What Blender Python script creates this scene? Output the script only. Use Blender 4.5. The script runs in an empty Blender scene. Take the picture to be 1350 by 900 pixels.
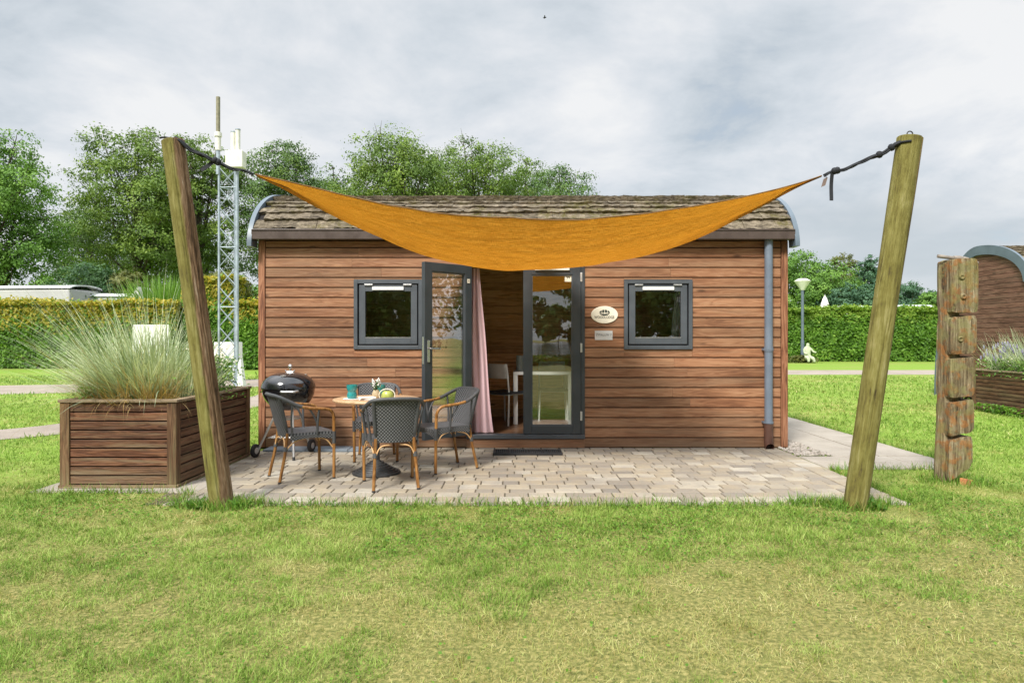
import bpy, math, random
import numpy as np
from mathutils import Vector, Matrix

R = math.radians
random.seed(7)
rng = np.random.default_rng(11)
scene = bpy.context.scene
col = scene.collection

# ------------------------------------------------------------------ camera, sky, sun, exposure
EYE = 1.35
cd = bpy.data.cameras.new('camera')
cd.lens = 24.0
cd.sensor_width = 36.0
cd.shift_y = -5.0 / 1350.0
cd.clip_start = 0.05
cd.clip_end = 3000.0
cam = bpy.data.objects.new('camera', cd)
cam.location = (0, 0, EYE)
cam.rotation_euler = (R(90), 0, 0)
col.objects.link(cam)
scene.camera = cam

SUN_DIR = Vector((-0.42, -0.82, 0.95)).normalized()
SUN_EL = math.asin(SUN_DIR.z)
SUN_ROT = math.atan2(SUN_DIR.x, SUN_DIR.y)

world = bpy.data.worlds.new('World')
scene.world = world
world.use_nodes = True
wt = world.node_tree
wt.nodes.clear()


def nd(nt, typ, ins=None, **props):
    n = nt.nodes.new('ShaderNode' + typ)
    for k, v in props.items():
        setattr(n, k, v)
    if ins:
        for k, v in ins.items():
            s = n.inputs[k]
            if isinstance(v, bpy.types.NodeSocket):
                nt.links.new(v, s)
            else:
                if isinstance(v, (tuple, list)) and len(v) == 3 and s.type == 'RGBA':
                    v = (*v, 1.0)
                s.default_value = v
    return n


def mth(nt, op, a, b=0.0, clamp=False):
    return nd(nt, 'Math', {0: a, 1: b}, operation=op, use_clamp=clamp).outputs[0]


def mix(nt, fac, a, b, blend='MIX'):
    n = nd(nt, 'Mix', None, data_type='RGBA', blend_type=blend)
    for i, v in ((0, fac), (6, a), (7, b)):
        s = n.inputs[i]
        if isinstance(v, bpy.types.NodeSocket):
            nt.links.new(v, s)
        else:
            if isinstance(v, (tuple, list)) and len(v) == 3:
                v = (*v, 1.0)
            s.default_value = v
    return n.outputs[2]


def ramp(nt, fac, stops, interp='LINEAR'):
    n = nt.nodes.new('ShaderNodeValToRGB')
    n.color_ramp.interpolation = interp
    els = n.color_ramp.elements
    while len(els) < len(stops):
        els.new(0.5)
    for e, (p, c) in zip(els, stops):
        e.position = p
        if not isinstance(c, (tuple, list)):
            c = (c, c, c)
        e.color = (*c[:3], 1.0)
    nt.links.new(fac, n.inputs[0])
    return n.outputs[0]


def mrange(nt, v, a, b, c=0.0, d=1.0):
    return nd(nt, 'MapRange', {0: v, 1: a, 2: b, 3: c, 4: d}, interpolation_type='SMOOTHSTEP').outputs[0]


def build_world():
    nt = wt
    out = nd(nt, 'OutputWorld')
    sky = nd(nt, 'TexSky', None, sky_type='NISHITA')
    sky.sun_disc = False
    sky.sun_elevation = SUN_EL
    sky.sun_rotation = SUN_ROT
    sky.air_density = 1.0
    sky.dust_density = 1.0
    co = nd(nt, 'TexCoord').outputs['Generated']
    sep = nd(nt, 'SeparateXYZ', {0: co})
    z = mth(nt, 'MAXIMUM', sep.outputs[2], 0.0)
    den = mth(nt, 'ADD', z, 0.26)
    px = mth(nt, 'DIVIDE', sep.outputs[0], den)
    py = mth(nt, 'DIVIDE', sep.outputs[1], den)
    p = nd(nt, 'CombineXYZ', {0: px, 1: py, 2: 6.2}).outputs[0]
    n1 = nd(nt, 'TexNoise', {'Vector': p, 'Scale': 1.15, 'Detail': 8.0, 'Roughness': 0.54, 'Distortion': 0.35}).outputs[0]
    n2 = nd(nt, 'TexNoise', {'Vector': p, 'Scale': 2.6, 'Detail': 8.0, 'Roughness': 0.6, 'Distortion': 0.3}).outputs[0]
    n3 = nd(nt, 'TexNoise', {'Vector': nd(nt, 'CombineXYZ', {0: px, 1: py, 2: 2.5}).outputs[0], 'Scale': 0.5, 'Detail': 5.0, 'Roughness': 0.5}).outputs[0]
    body = mth(nt, 'ADD', mth(nt, 'MULTIPLY', n1, 0.58), mth(nt, 'MULTIPLY', n2, 0.42))
    cloud = ramp(nt, body, [(0.37, (3.6, 4.05, 4.45)), (0.45, (4.65, 5.0, 5.35)), (0.51, (5.4, 5.6, 5.85)), (0.575, (6.2, 6.25, 6.3))])
    grey = mrange(nt, n3, 0.50, 0.66, 0.0, 0.75)
    cloud = mix(nt, grey, cloud, (3.3, 3.75, 4.1))
    # overcast skies are brightest overhead
    zen = mrange(nt, z, 0.44, 0.88, 1.0, 3.1)
    cloud = nd(nt, 'VectorMath', {0: cloud, 'Scale': zen}, operation='SCALE').outputs[0]
    hz = mrange(nt, z, 0.0, 0.22, 0.35, 0.0)
    cloud = mix(nt, hz, cloud, (5.5, 5.7, 5.9))
    thin = mrange(nt, body, 0.30, 0.42, 0.35, 0.04)
    c = mix(nt, thin, cloud, sky.outputs[0])
    bg = nd(nt, 'Background', {'Color': c, 'Strength': 0.1})
    nt.links.new(bg.outputs[0], out.inputs[0])


build_world()

sd = bpy.data.lights.new('sun', 'SUN')
sd.energy = 3.9
sd.angle = R(13)
sd.color = (1.0, 0.955, 0.88)
sun = bpy.data.objects.new('sun', sd)
sun.rotation_euler = SUN_DIR.to_track_quat('Z', 'Y').to_euler()
sun.location = (-20, -25, 38)
col.objects.link(sun)

vs = scene.view_settings
vs.view_transform = 'Standard'
vs.look = 'None'
vs.exposure = 0.55
vs.gamma = 1.0
vs.use_curve_mapping = False
scene.cycles.max_bounces = 8
scene.cycles.diffuse_bounces = 5
scene.cycles.glossy_bounces = 3
scene.cycles.transmission_bounces = 4
scene.cycles.transparent_max_bounces = 8
scene.cycles.use_denoising = True

# ------------------------------------------------------------------ small helpers


def at(px, D):                       # sideways metres of a picture column at distance D
    return (px - 675.0) * D / 900.0


def hz(py, D):                       # height of a picture row at distance D
    return EYE - (py - 445.0) * D / 900.0


def gd(py):                          # distance of a ground point
    return 900.0 * EYE / (py - 445.0)


def tag(o, label=None, cat=None, group=None, kind=None):
    if label:
        o['label'] = label
    if cat:
        o['category'] = cat
    if group:
        o['group'] = group
    if kind:
        o['kind'] = kind
    return o


def empty(name, loc, rz=0.0, label=None, cat=None, group=None):
    o = bpy.data.objects.new(name, None)
    o.empty_display_size = 0.2
    o.location = loc
    o.rotation_euler = (0, 0, rz)
    col.objects.link(o)
    return tag(o, label, cat, group)


def children(o):
    return [c for c in bpy.data.objects if c.parent == o]


def copy_tree(o, parent=None):
    c = o.copy()
    col.objects.link(c)
    if parent is not None:
        c.parent = parent
    for ch in children(o):
        copy_tree(ch, c)
    return c


class MB:
    """Collects shapes and links them as ONE mesh object."""

    def __init__(s):
        s.v, s.f, s.m, s.r, s.p = [], [], [], [], []

    def add(s, vs_, fs, mi=0, r=None, p=None):
        b = len(s.v)
        if r is None:
            r = random.random()
        s.v += [tuple(x) for x in vs_]
        s.p += [tuple(x) for x in p] if p is not None else [(0, 0, 0)] * len(vs_)
        s.f += [tuple(i + b for i in f) for f in fs]
        s.m += [mi] * len(fs)
        s.r += [r] * len(fs)
        return s

    def box(s, x0, y0, z0, x1, y1, z1, mi=0, r=None, M=None):
        vs_ = [(x0, y0, z0), (x1, y0, z0), (x1, y1, z0), (x0, y1, z0), (x0, y0, z1), (x1, y0, z1), (x1, y1, z1), (x0, y1, z1)]
        if M is not None:
            vs_ = [tuple(M @ Vector(q)) for q in vs_]
        return s.add(vs_, [(0, 3, 2, 1), (4, 5, 6, 7), (0, 1, 5, 4), (1, 2, 6, 5), (2, 3, 7, 6), (3, 0, 4, 7)], mi, r)

    def slab(s, x0, y0, x1, y1, z0, z1, ch=0.006, mi=0, r=None, jit=0.0):
        """box with a chamfered top, for pavers"""
        j = lambda: random.uniform(-jit, jit)
        q = [(x0, y0), (x1, y0), (x1, y1), (x0, y1)]
        zt = z1 + j()
        vs_ = [(x, y, z0) for x, y in q] + [(x, y, zt - ch) for x, y in q]
        k = [(x0 + ch, y0 + ch), (x1 - ch, y0 + ch), (x1 - ch, y1 - ch), (x0 + ch, y1 - ch)]
        vs_ += [(x, y, zt + j() * 0.4) for x, y in k]
        fs = [(8, 9, 10, 11)]
        for a in range(4):
            b = (a + 1) % 4
            fs += [(a, b, 4 + b, 4 + a), (4 + a, 4 + b, 8 + b, 8 + a)]
        return s.add(vs_, fs, mi, r)

    def ring(s, x0, x1, z0, z1, w, y0, y1, mi=0, wb=None):
        """rectangular frame in the xz plane, four pieces butted"""
        wb = w if wb is None else wb
        s.box(x0, y0, z0, x0 + w, y1, z1, mi)
        s.box(x1 - w, y0, z0, x1, y1, z1, mi)
        s.box(x0 + w, y0, z1 - w, x1 - w, y1, z1, mi)
        s.box(x0 + w, y0, z0, x1 - w, y1, z0 + wb, mi)
        return s

    def tube(s, pts, rad, n=10, mi=0, r=None, cap=True, flat=None):
        pts = [Vector(q) for q in pts]
        if not isinstance(rad, (list, tuple)):
            rad = [rad] * len(pts)
        vs_, fs = [], []
        up = None
        for i, q in enumerate(pts):
            a = pts[max(0, i - 1)]
            b = pts[min(len(pts) - 1, i + 1)]
            t = (b - a).normalized()
            if up is None:
                up = Vector((0, 0, 1)) if abs(t.z) < 0.9 else Vector((0, 1, 0))
            sx = t.cross(up)
            if sx.length < 1e-6:
                sx = t.orthogonal()
            sx.normalize()
            up = sx.cross(t).normalized()
            for k in range(n):
                an = 2 * math.pi * k / n
                c_, s_ = math.cos(an), math.sin(an)
                if flat:
                    s_ *= flat
                vs_.append(q + (sx * c_ + up * s_) * rad[i])
        for i in range(len(pts) - 1):
            for k in range(n):
                k2 = (k + 1) % n
                fs.append((i * n + k, i * n + k2, (i + 1) * n + k2, (i + 1) * n + k))
        if cap:
            fs.append(tuple(range(n - 1, -1, -1)))
            fs.append(tuple((len(pts) - 1) * n + k for k in range(n)))
        return s.add(vs_, fs, mi, r)

    def lathe(s, prof, c=(0, 0, 0), n=32, mi=0, r=None):
        vs_, fs = [], []
        for rr, z in prof:
            for k in range(n):
                an = 2 * math.pi * k / n
                vs_.append((c[0] + rr * math.cos(an), c[1] + rr * math.sin(an), c[2] + z))
        for i in range(len(prof) - 1):
            for k in range(n):
                k2 = (k + 1) % n
                fs.append((i * n + k, i * n + k2, (i + 1) * n + k2, (i + 1) * n + k))
        if prof[0][0] > 1e-5:
            fs.append(tuple(range(n - 1, -1, -1)))
        if prof[-1][0] > 1e-5:
            fs.append(tuple((len(prof) - 1) * n + k for k in range(n)))
        return s.add(vs_, fs, mi, r)

    def panel(s, fn, nu, nv, th, mi=0, r=None, su=1.0, sv=1.0):
        """curved sheet with thickness; fn(u,v) -> point"""
        P, N, U = [], [], []
        e = 1e-3
        for j in range(nv + 1):
            for i in range(nu + 1):
                u, v = i / nu, j / nv
                q = Vector(fn(u, v))
                du = Vector(fn(min(1, u + e), v)) - Vector(fn(max(0, u - e), v))
                dv = Vector(fn(u, min(1, v + e))) - Vector(fn(u, max(0, v - e)))
                nn = du.cross(dv)
                if nn.length < 1e-12:
                    nn = Vector((0, 0, 1))
                P.append(q)
                N.append(nn.normalized())
                U.append((u * su, v * sv, 0))
        W = nu + 1
        K = len(P)
        vs_ = [p for p in P] + [p - n_ * th for p, n_ in zip(P, N)]
        fs = []
        for j in range(nv):
            for i in range(nu):
                a = j * W + i
                fs.append((a, a + 1, a + W + 1, a + W))
                fs.append((K + a, K + a + W, K + a + W + 1, K + a + 1))
        edge = [(i, i + 1) for i in range(nu)] + [(nv * W + i + 1, nv * W + i) for i in range(nu)]
        edge += [((j + 1) * W, j * W) for j in range(nv)] + [(j * W + nu, (j + 1) * W + nu) for j in range(nv)]
        for a, b in edge:
            fs.append((b, a, K + a, K + b))
        return s.add(vs_, fs, mi, r, U + U)

    def build(s, name, mats, parent=None, smooth=None, bevel=0.0, world=True, label=None, cat=None, group=None, kind=None):
        off = Vector((0, 0, 0))
        if parent is not None and world:
            p = parent
            while p is not None:
                off += p.location
                p = p.parent
        me = bpy.data.meshes.new(name)
        me.from_pydata([(a - off.x, b - off.y, c - off.z) for a, b, c in s.v], [], s.f)
        if not isinstance(mats, (list, tuple)):
            mats = [mats]
        for m in mats:
            me.materials.append(m)
        if len(mats) > 1:
            me.polygons.foreach_set('material_index', s.m)
        at_ = me.attributes.new('rnd', 'FLOAT', 'FACE')
        at_.data.foreach_set('value', s.r)
        if any(q != (0, 0, 0) for q in s.p):
            a2 = me.attributes.new('uvw', 'FLOAT_VECTOR', 'POINT')
            a2.data.foreach_set('vector', [c for q in s.p for c in q])
        if smooth is not None:
            me.polygons.foreach_set('use_smooth', [True] * len(me.polygons))
            me.set_sharp_from_angle(angle=R(smooth))
        me.update()
        o = bpy.data.objects.new(name, me)
        col.objects.link(o)
        if parent is not None:
            o.parent = parent
        if bevel > 0:
            b = o.modifiers.new('bevel', 'BEVEL')
            b.width = bevel
            b.segments = 2
            b.limit_method = 'ANGLE'
        return tag(o, label, cat, group, kind)


def fast_mesh(name, V, F, mats, parent=None, rnd=None, extra=None, smooth=False, mi=None, label=None, cat=None, group=None, kind=None):
    """V (N,3) world coordinates, F (M,k) faces all with k corners"""
    V = np.asarray(V, dtype=np.float32)
    if parent is not None:
        off = Vector((0, 0, 0))
        p = parent
        while p is not None:
            off += p.location
            p = p.parent
        V = V - np.array(off, dtype=np.float32)
    F = np.asarray(F, dtype=np.int32)
    M, k = F.shape
    me = bpy.data.meshes.new(name)
    me.vertices.add(len(V))
    me.vertices.foreach_set('co', V.ravel())
    me.loops.add(M * k)
    me.loops.foreach_set('vertex_index', F.ravel())
    me.polygons.add(M)
    me.polygons.foreach_set('loop_start', np.arange(0, M * k, k, dtype=np.int32))
    if not isinstance(mats, (list, tuple)):
        mats = [mats]
    for m in mats:
        me.materials.append(m)
    if mi is not None:
        me.polygons.foreach_set('material_index', np.asarray(mi, dtype=np.int32))
    me.polygons.foreach_set('use_smooth', [bool(smooth)] * M)
    if rnd is not None:
        me.attributes.new('rnd', 'FLOAT', 'FACE').data.foreach_set('value', np.asarray(rnd, dtype=np.float32))
    for nm, arr in (extra or {}).items():
        me.attributes.new(nm, 'FLOAT', 'FACE').data.foreach_set('value', np.asarray(arr, dtype=np.float32))
    me.update(calc_edges=True)
    o = bpy.data.objects.new(name, me)
    col.objects.link(o)
    if parent is not None:
        o.parent = parent
    return tag(o, label, cat, group, kind)


def spline(pts, n=6):
    """Catmull-Rom through the points"""
    P = [Vector(p) for p in pts]
    P = [P[0] * 2 - P[1]] + P + [P[-1] * 2 - P[-2]]
    out = []
    for i in range(1, len(P) - 2):
        for k in range(n):
            t = k / n
            a, b, c, d = P[i - 1], P[i], P[i + 1], P[i + 2]
            out.append(0.5 * ((2 * b) + (c - a) * t + (2 * a - 5 * b + 4 * c - d) * t * t + (3 * b - a - 3 * c + d) * t ** 3))
    out.append(P[-2])
    return out


def interp(x, tab):
    xs = [a for a, _ in tab]
    ys = [b for _, b in tab]
    # smooth (Catmull-Rom in y over uneven x through monotone cubic would be nicer; numpy linear on dense spline)
    pts = spline([(a, b, 0) for a, b in tab], 10)
    return float(np.interp(x, [p.x for p in pts], [p.y for p in pts]))


_grids = {}


def vnoise(x, y, scale, seed):
    if seed not in _grids:
        _grids[seed] = np.random.default_rng(seed).random((256, 256))
    g = _grids[seed]
    X = np.asarray(x) * scale + 1000.0
    Y = np.asarray(y) * scale + 1000.0
    xi, yi = np.floor(X).astype(int), np.floor(Y).astype(int)
    fx, fy = X - xi, Y - yi
    fx, fy = fx * fx * (3 - 2 * fx), fy * fy * (3 - 2 * fy)
    a = g[xi % 256, yi % 256]
    b = g[(xi + 1) % 256, yi % 256]
    c = g[xi % 256, (yi + 1) % 256]
    d = g[(xi + 1) % 256, (yi + 1) % 256]
    return (a * (1 - fx) + b * fx) * (1 - fy) + (c * (1 - fx) + d * fx) * fy


def fbm(x, y, scale, seed, octv=4):
    s, a, t = 0, 1.0, 0
    for i in range(octv):
        s = s + a * vnoise(x, y, scale * 2 ** i, seed + i)
        t += a
        a *= 0.55
    return s / t


# ------------------------------------------------------------------ materials


def new_mat(name):
    m = bpy.data.materials.new(name)
    m.use_nodes = True
    nt = m.node_tree
    nt.nodes.clear()
    out = nd(nt, 'OutputMaterial')
    return m, nt, out


def bsdf(nt, out, color, rough=0.6, metal=0.0, bump=None, bdist=0.01, bstr=0.6, spec=0.5, coat=0.0):
    b = nd(nt, 'BsdfPrincipled', {'Base Color': color, 'Roughness': rough, 'Metallic': metal, 'Specular IOR Level': spec, 'Coat Weight': coat})
    if bump is not None:
        bn = nd(nt, 'Bump', {'Height': bump, 'Distance': bdist, 'Strength': bstr})
        nt.links.new(bn.outputs[0], b.inputs['Normal'])
    nt.links.new(b.outputs[0], out.inputs[0])
    return b


def attr(nt, name='rnd', o='Fac'):
    return nd(nt, 'Attribute', None, attribute_name=name).outputs[o]


def obj_co(nt):
    return nd(nt, 'TexCoord').outputs['Object']


def noise(nt, vec, scale, detail=4.0, rough=0.55, dist=0.0):
    return nd(nt, 'TexNoise', {'Vector': vec, 'Scale': scale, 'Detail': detail, 'Roughness': rough, 'Distortion': dist}).outputs[0]


def vscale(nt, vec, sx, sy, sz):
    return nd(nt, 'VectorMath', {0: vec, 1: (sx, sy, sz)}, operation='MULTIPLY').outputs[0]


def plain(name, c, rough=0.5, metal=0.0, var=0.12, scale=14.0, bstr=0.15, spec=0.5, coat=0.0):
    m, nt, out = new_mat(name)
    co = obj_co(nt)
    n = noise(nt, co, scale, 5.0, 0.6)
    n2 = noise(nt, co, scale * 7.3, 3.0, 0.6)
    lo = tuple(x * (1 - var) for x in c)
    hi = tuple(min(1, x * (1 + var)) for x in c)
    cc = mix(nt, mrange(nt, n, 0.3, 0.7), lo, hi)
    rr = mrange(nt, n, 0.3, 0.7, max(0.02, rough - 0.07), min(1, rough + 0.07))
    bsdf(nt, out, cc, rr, metal, n2, 0.002, bstr, spec, coat)
    return m


def wood(name, dark, mid, light, axis='X', grain=1.0, rough=0.62, weather=None, wamt=0.5, wscale=1.3, lowz=None, bstr=0.5, varamt=0.35, streak=0.5, ringw=0.34, tint=None):
    """long-grain timber; axis is the grain's direction; each board has its own rnd"""
    m, nt, out = new_mat(name)
    co = obj_co(nt)
    rn = attr(nt)
    off = nd(nt, 'CombineXYZ', {0: mth(nt, 'MULTIPLY', rn, 37.0), 1: mth(nt, 'MULTIPLY', rn, 91.0), 2: mth(nt, 'MULTIPLY', rn, 53.0)}).outputs[0]
    cv = nd(nt, 'VectorMath', {0: co, 1: off}, operation='ADD').outputs[0]
    k = {'X': (1.5, 20, 20), 'Y': (20, 1.5, 20), 'Z': (20, 20, 1.5)}[axis]
    k2 = {'X': (4.0, 110, 110), 'Y': (110, 4.0, 110), 'Z': (110, 110, 4.0)}[axis]
    g1 = noise(nt, vscale(nt, cv, *[a * grain for a in k]), 1.0, 4.0, 0.5, 0.9)
    ring = mth(nt, 'PINGPONG', mth(nt, 'MULTIPLY', g1, 9.0), 1.0)
    g2 = noise(nt, vscale(nt, cv, *[a * grain for a in k2]), 1.0, 4.0, 0.65)
    big = noise(nt, cv, 1.7, 3.0, 0.5)
    t = mth(nt, 'ADD', mth(nt, 'MULTIPLY', ring, ringw), mth(nt, 'MULTIPLY', g2, streak))
    t = mth(nt, 'ADD', t, mth(nt, 'MULTIPLY', big, 0.59 - ringw))
    c = ramp(nt, t, [(0.28, dark), (0.52, mid), (0.80, light)])
    # knots
    kv = nd(nt, 'TexVoronoi', {'Vector': vscale(nt, cv, *{'X': (1.6, 5, 5), 'Y': (5, 1.6, 5), 'Z': (5, 5, 1.6)}[axis]), 'Scale': 1.0, 'Randomness': 1.0})
    kn = mrange(nt, kv.outputs['Distance'], 0.03, 0.13, 0.75, 0.0)
    c = mix(nt, kn, c, tuple(x * 0.45 for x in dark))
    if tint is not None:
        rn2 = mth(nt, 'FRACT', mth(nt, 'MULTIPLY', rn, 17.31))
        c = mix(nt, mth(nt, 'MULTIPLY', rn2, 0.65), c, nd(nt, 'VectorMath', {0: c, 1: tint}, operation='MULTIPLY').outputs[0])
    br = mth(nt, 'ADD', 1.0 - varamt / 2, mth(nt, 'MULTIPLY', rn, varamt))
    c = nd(nt, 'VectorMath', {0: c, 'Scale': br}, operation='SCALE').outputs[0]
    if weather is not None:
        w = noise(nt, vscale(nt, co, *{'X': (0.35, 5, 5), 'Y': (5, 0.35, 5), 'Z': (5, 5, 0.35)}[axis]), wscale * 2.2, 6.0, 0.65, 0.4)
        wf = mth(nt, 'MULTIPLY', mrange(nt, w, 0.46, 0.66), wamt)
        if lowz is not None:
            zz = nd(nt, 'SeparateXYZ', {0: co}).outputs[2]
            wf = mth(nt, 'ADD', wf, mth(nt, 'MULTIPLY', mrange(nt, zz, lowz[0], lowz[1], 1.0, 0.0), mth(nt, 'MULTIPLY', w, lowz[2])), True)
        c = mix(nt, wf, c, weather)
    h = mth(nt, 'ADD', mth(nt, 'MULTIPLY', g2, 0.6), mth(nt, 'MULTIPLY', ring, 0.4))
    bsdf(nt, out, c, rough, 0.0, h, 0.004, bstr, 0.35)
    return m


def leaf_mat(name, stops, trans=0.35, clump=0.6, rough=0.55, dry=None):
    """leaf-sized faces: per-leaf colour from rnd, light and dark sprays by a noise"""
    m, nt, out = new_mat(name)
    rn = attr(nt)
    n = noise(nt, obj_co(nt), clump, 2.0, 0.5)
    f = mth(nt, 'ADD', mth(nt, 'MULTIPLY', rn, 0.6), mth(nt, 'MULTIPLY', mrange(nt, n, 0.3, 0.7), 0.4))
    c = ramp(nt, f, stops)
    b = nd(nt, 'BsdfPrincipled', {'Base Color': c, 'Roughness': rough, 'Specular IOR Level': 0.3})
    tc = mix(nt, 1.0, c, (1.0, 1.0, 0.45), 'MULTIPLY')
    tc = nd(nt, 'VectorMath', {0: tc, 'Scale': 1.3}, operation='SCALE').outputs[0]
    tr = nd(nt, 'BsdfTranslucent', {'Color': tc})
    ms = nd(nt, 'MixShader', {0: trans, 1: b.outputs[0], 2: tr.outputs[0]})
    nt.links.new(ms.outputs[0], out.inputs[0])
    return m


M = {}
M['clad'] = wood('cladding_wood', (0.108, 0.041, 0.020), (0.248, 0.110, 0.053), (0.385, 0.205, 0.112), 'X', 1.0, 0.55, (0.25, 0.17, 0.105), 0.32, 0.8, (0.05, 0.55, 0.35), 0.7, 0.42, 0.50, 0.20, (0.88, 1.0, 1.06))
M['clad_v'] = wood('corner_wood', (0.08, 0.03, 0.016), (0.21, 0.085, 0.042), (0.36, 0.18, 0.10), 'Z', 1.0, 0.6, None)
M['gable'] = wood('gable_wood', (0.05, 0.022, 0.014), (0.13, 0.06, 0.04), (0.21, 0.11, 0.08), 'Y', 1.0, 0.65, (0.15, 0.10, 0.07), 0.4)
M['pine'] = wood('pine_boards', (0.36, 0.165, 0.055), (0.66, 0.36, 0.145), (0.78, 0.48, 0.23), 'X', 1.0, 0.5, None)
M['planter'] = wood('planter_wood', (0.032, 0.012, 0.006), (0.098, 0.036, 0.016), (0.185, 0.085, 0.043), 'X', 1.2, 0.55, (0.22, 0.165, 0.095), 0.5, 1.6, (0.0, 0.30, 0.9), 0.9, 0.5)
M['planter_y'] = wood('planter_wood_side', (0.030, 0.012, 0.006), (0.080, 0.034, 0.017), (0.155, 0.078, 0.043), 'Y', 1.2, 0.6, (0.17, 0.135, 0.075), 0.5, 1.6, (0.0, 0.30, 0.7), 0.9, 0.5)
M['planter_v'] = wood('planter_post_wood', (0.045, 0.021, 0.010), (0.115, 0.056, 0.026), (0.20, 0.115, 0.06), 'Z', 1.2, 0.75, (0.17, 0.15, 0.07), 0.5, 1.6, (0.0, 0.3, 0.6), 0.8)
M['table_wood'] = wood('table_wood', (0.38, 0.21, 0.10), (0.52, 0.33, 0.18), (0.62, 0.43, 0.26), 'X', 0.9, 0.45, None, bstr=0.2)
M['bamboo'] = wood('bamboo_tube', (0.11, 0.042, 0.010), (0.235, 0.105, 0.028), (0.36, 0.19, 0.065), 'Z', 0.7, 0.32, None, bstr=0.2)
M['cane'] = plain('cane', (0.55, 0.33, 0.15), 0.4)
M['floor_wood'] = wood('floor_wood', (0.07, 0.034, 0.018), (0.16, 0.08, 0.042), (0.24, 0.135, 0.075), 'X', 0.8, 0.35, None, bstr=0.2)
M['anthracite'] = plain('anthracite_frame', (0.038, 0.046, 0.054), 0.42, 0, 0.12, 4.0, 0.06)
M['frame_grey'] = plain('grey_frame', (0.068, 0.078, 0.090), 0.42, 0, 0.1, 4.0, 0.06)
M['bluegrey'] = plain('bluegrey_metal', (0.105, 0.138, 0.172), 0.45, 0.0, 0.12, 3.0, 0.1)
M['gutter'] = plain('gutter_metal', (0.070, 0.050, 0.042), 0.4, 0, 0.15, 5.0, 0.1)
M['pvc'] = plain('grey_pipe', (0.135, 0.165, 0.21), 0.38, 0, 0.1, 5.0, 0.1)
M['pipe_shoe'] = plain('brown_pipe', (0.10, 0.048, 0.034), 0.45, 0, 0.2, 9.0, 0.1)
M['white'] = plain('white_paint', (0.78, 0.78, 0.76), 0.4, 0, 0.05, 6.0, 0.05)
M['offwhite'] = plain('offwhite_plastic', (0.66, 0.65, 0.58), 0.5, 0, 0.1, 6.0, 0.08)
M['cream'] = plain('cream_paint', (0.72, 0.67, 0.55), 0.45, 0, 0.06, 6.0, 0.05)
M['plaque'] = plain('plaque_metal', (0.60, 0.60, 0.60), 0.4, 0.0, 0.05, 6.0, 0.05)
M['ink'] = plain('dark_ink', (0.02, 0.03, 0.025), 0.5)
M['inkgrey'] = plain('grey_ink', (0.16, 0.16, 0.18), 0.5)
M['steel'] = plain('brushed_steel', (0.62, 0.62, 0.63), 0.3, 1.0, 0.06, 20.0, 0.1)
M['alu'] = plain('aluminium_tube', (0.58, 0.58, 0.58), 0.38, 0.7, 0.08, 20.0, 0.1)
M['galv'] = plain('galvanised_steel', (0.33, 0.385, 0.44), 0.45, 0.3, 0.16, 6.0, 0.15)
M['enamel'] = plain('black_enamel', (0.008, 0.008, 0.010), 0.12, 0, 0.1, 5.0, 0.02, 0.6, 0.6)
M['blackrub'] = plain('black_rubber', (0.020, 0.020, 0.022), 0.7, 0, 0.2, 20.0, 0.3)
M['blackcast'] = plain('cast_iron', (0.028, 0.029, 0.031), 0.55, 0, 0.2, 20.0, 0.3)
M['strap'] = plain('dark_strap', (0.008, 0.0095, 0.013), 0.8, 0, 0.25, 40.0, 0.5)
M['dark'] = plain('dark_gap', (0.012, 0.009, 0.008), 0.9)
M['teal'] = plain('teal_ceramic', (0.02, 0.22, 0.22), 0.15, 0, 0.15, 25.0, 0.1, 0.6, 0.4)
M['candle'] = plain('lime_jar', (0.36, 0.40, 0.09), 0.25, 0, 0.15, 25.0, 0.1)
M['tan'] = plain('tan_pot', (0.42, 0.33, 0.20), 0.6, 0, 0.2, 25.0, 0.2)
M['paper'] = plain('white_napkin', (0.80, 0.78, 0.76), 0.8, 0, 0.04, 25.0, 0.1)
M['red'] = plain('faded_red', (0.42, 0.13, 0.12), 0.55, 0, 0.1)
M['pinkplate'] = plain('pink_plate', (0.50, 0.26, 0.24), 0.5, 0, 0.08)
M['caravan'] = plain('caravan_roof', (0.66, 0.67, 0.68), 0.45, 0, 0.06, 1.0, 0.05)
M['caravan_side'] = plain('caravan_side', (0.42, 0.42, 0.41), 0.5, 0, 0.06, 1.0, 0.05)
M['canvas'] = plain('white_canvas', (0.72, 0.70, 0.66), 0.8, 0, 0.06, 3.0, 0.1)
M['stone'] = plain('pale_stone', (0.40, 0.45, 0.30), 0.85, 0, 0.2, 6.0, 0.5)
M['slate'] = plain('slate_slab', (0.16, 0.19, 0.22), 0.65, 0, 0.2, 6.0, 0.4)
M['soil'] = plain('potting_soil', (0.055, 0.038, 0.025), 0.95, 0, 0.35, 25.0, 1.0)
M['seatpad'] = plain('dark_seat', (0.05, 0.055, 0.065), 0.7)
M['palebl'] = plain('pale_glass', (0.42, 0.52, 0.55), 0.2)
M['brick'] = plain('orange_brick', (0.40, 0.17, 0.06), 0.85, 0, 0.2, 20.0, 0.5)
M['bird'] = plain('dark_feathers', (0.03, 0.03, 0.035), 0.8)


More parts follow.
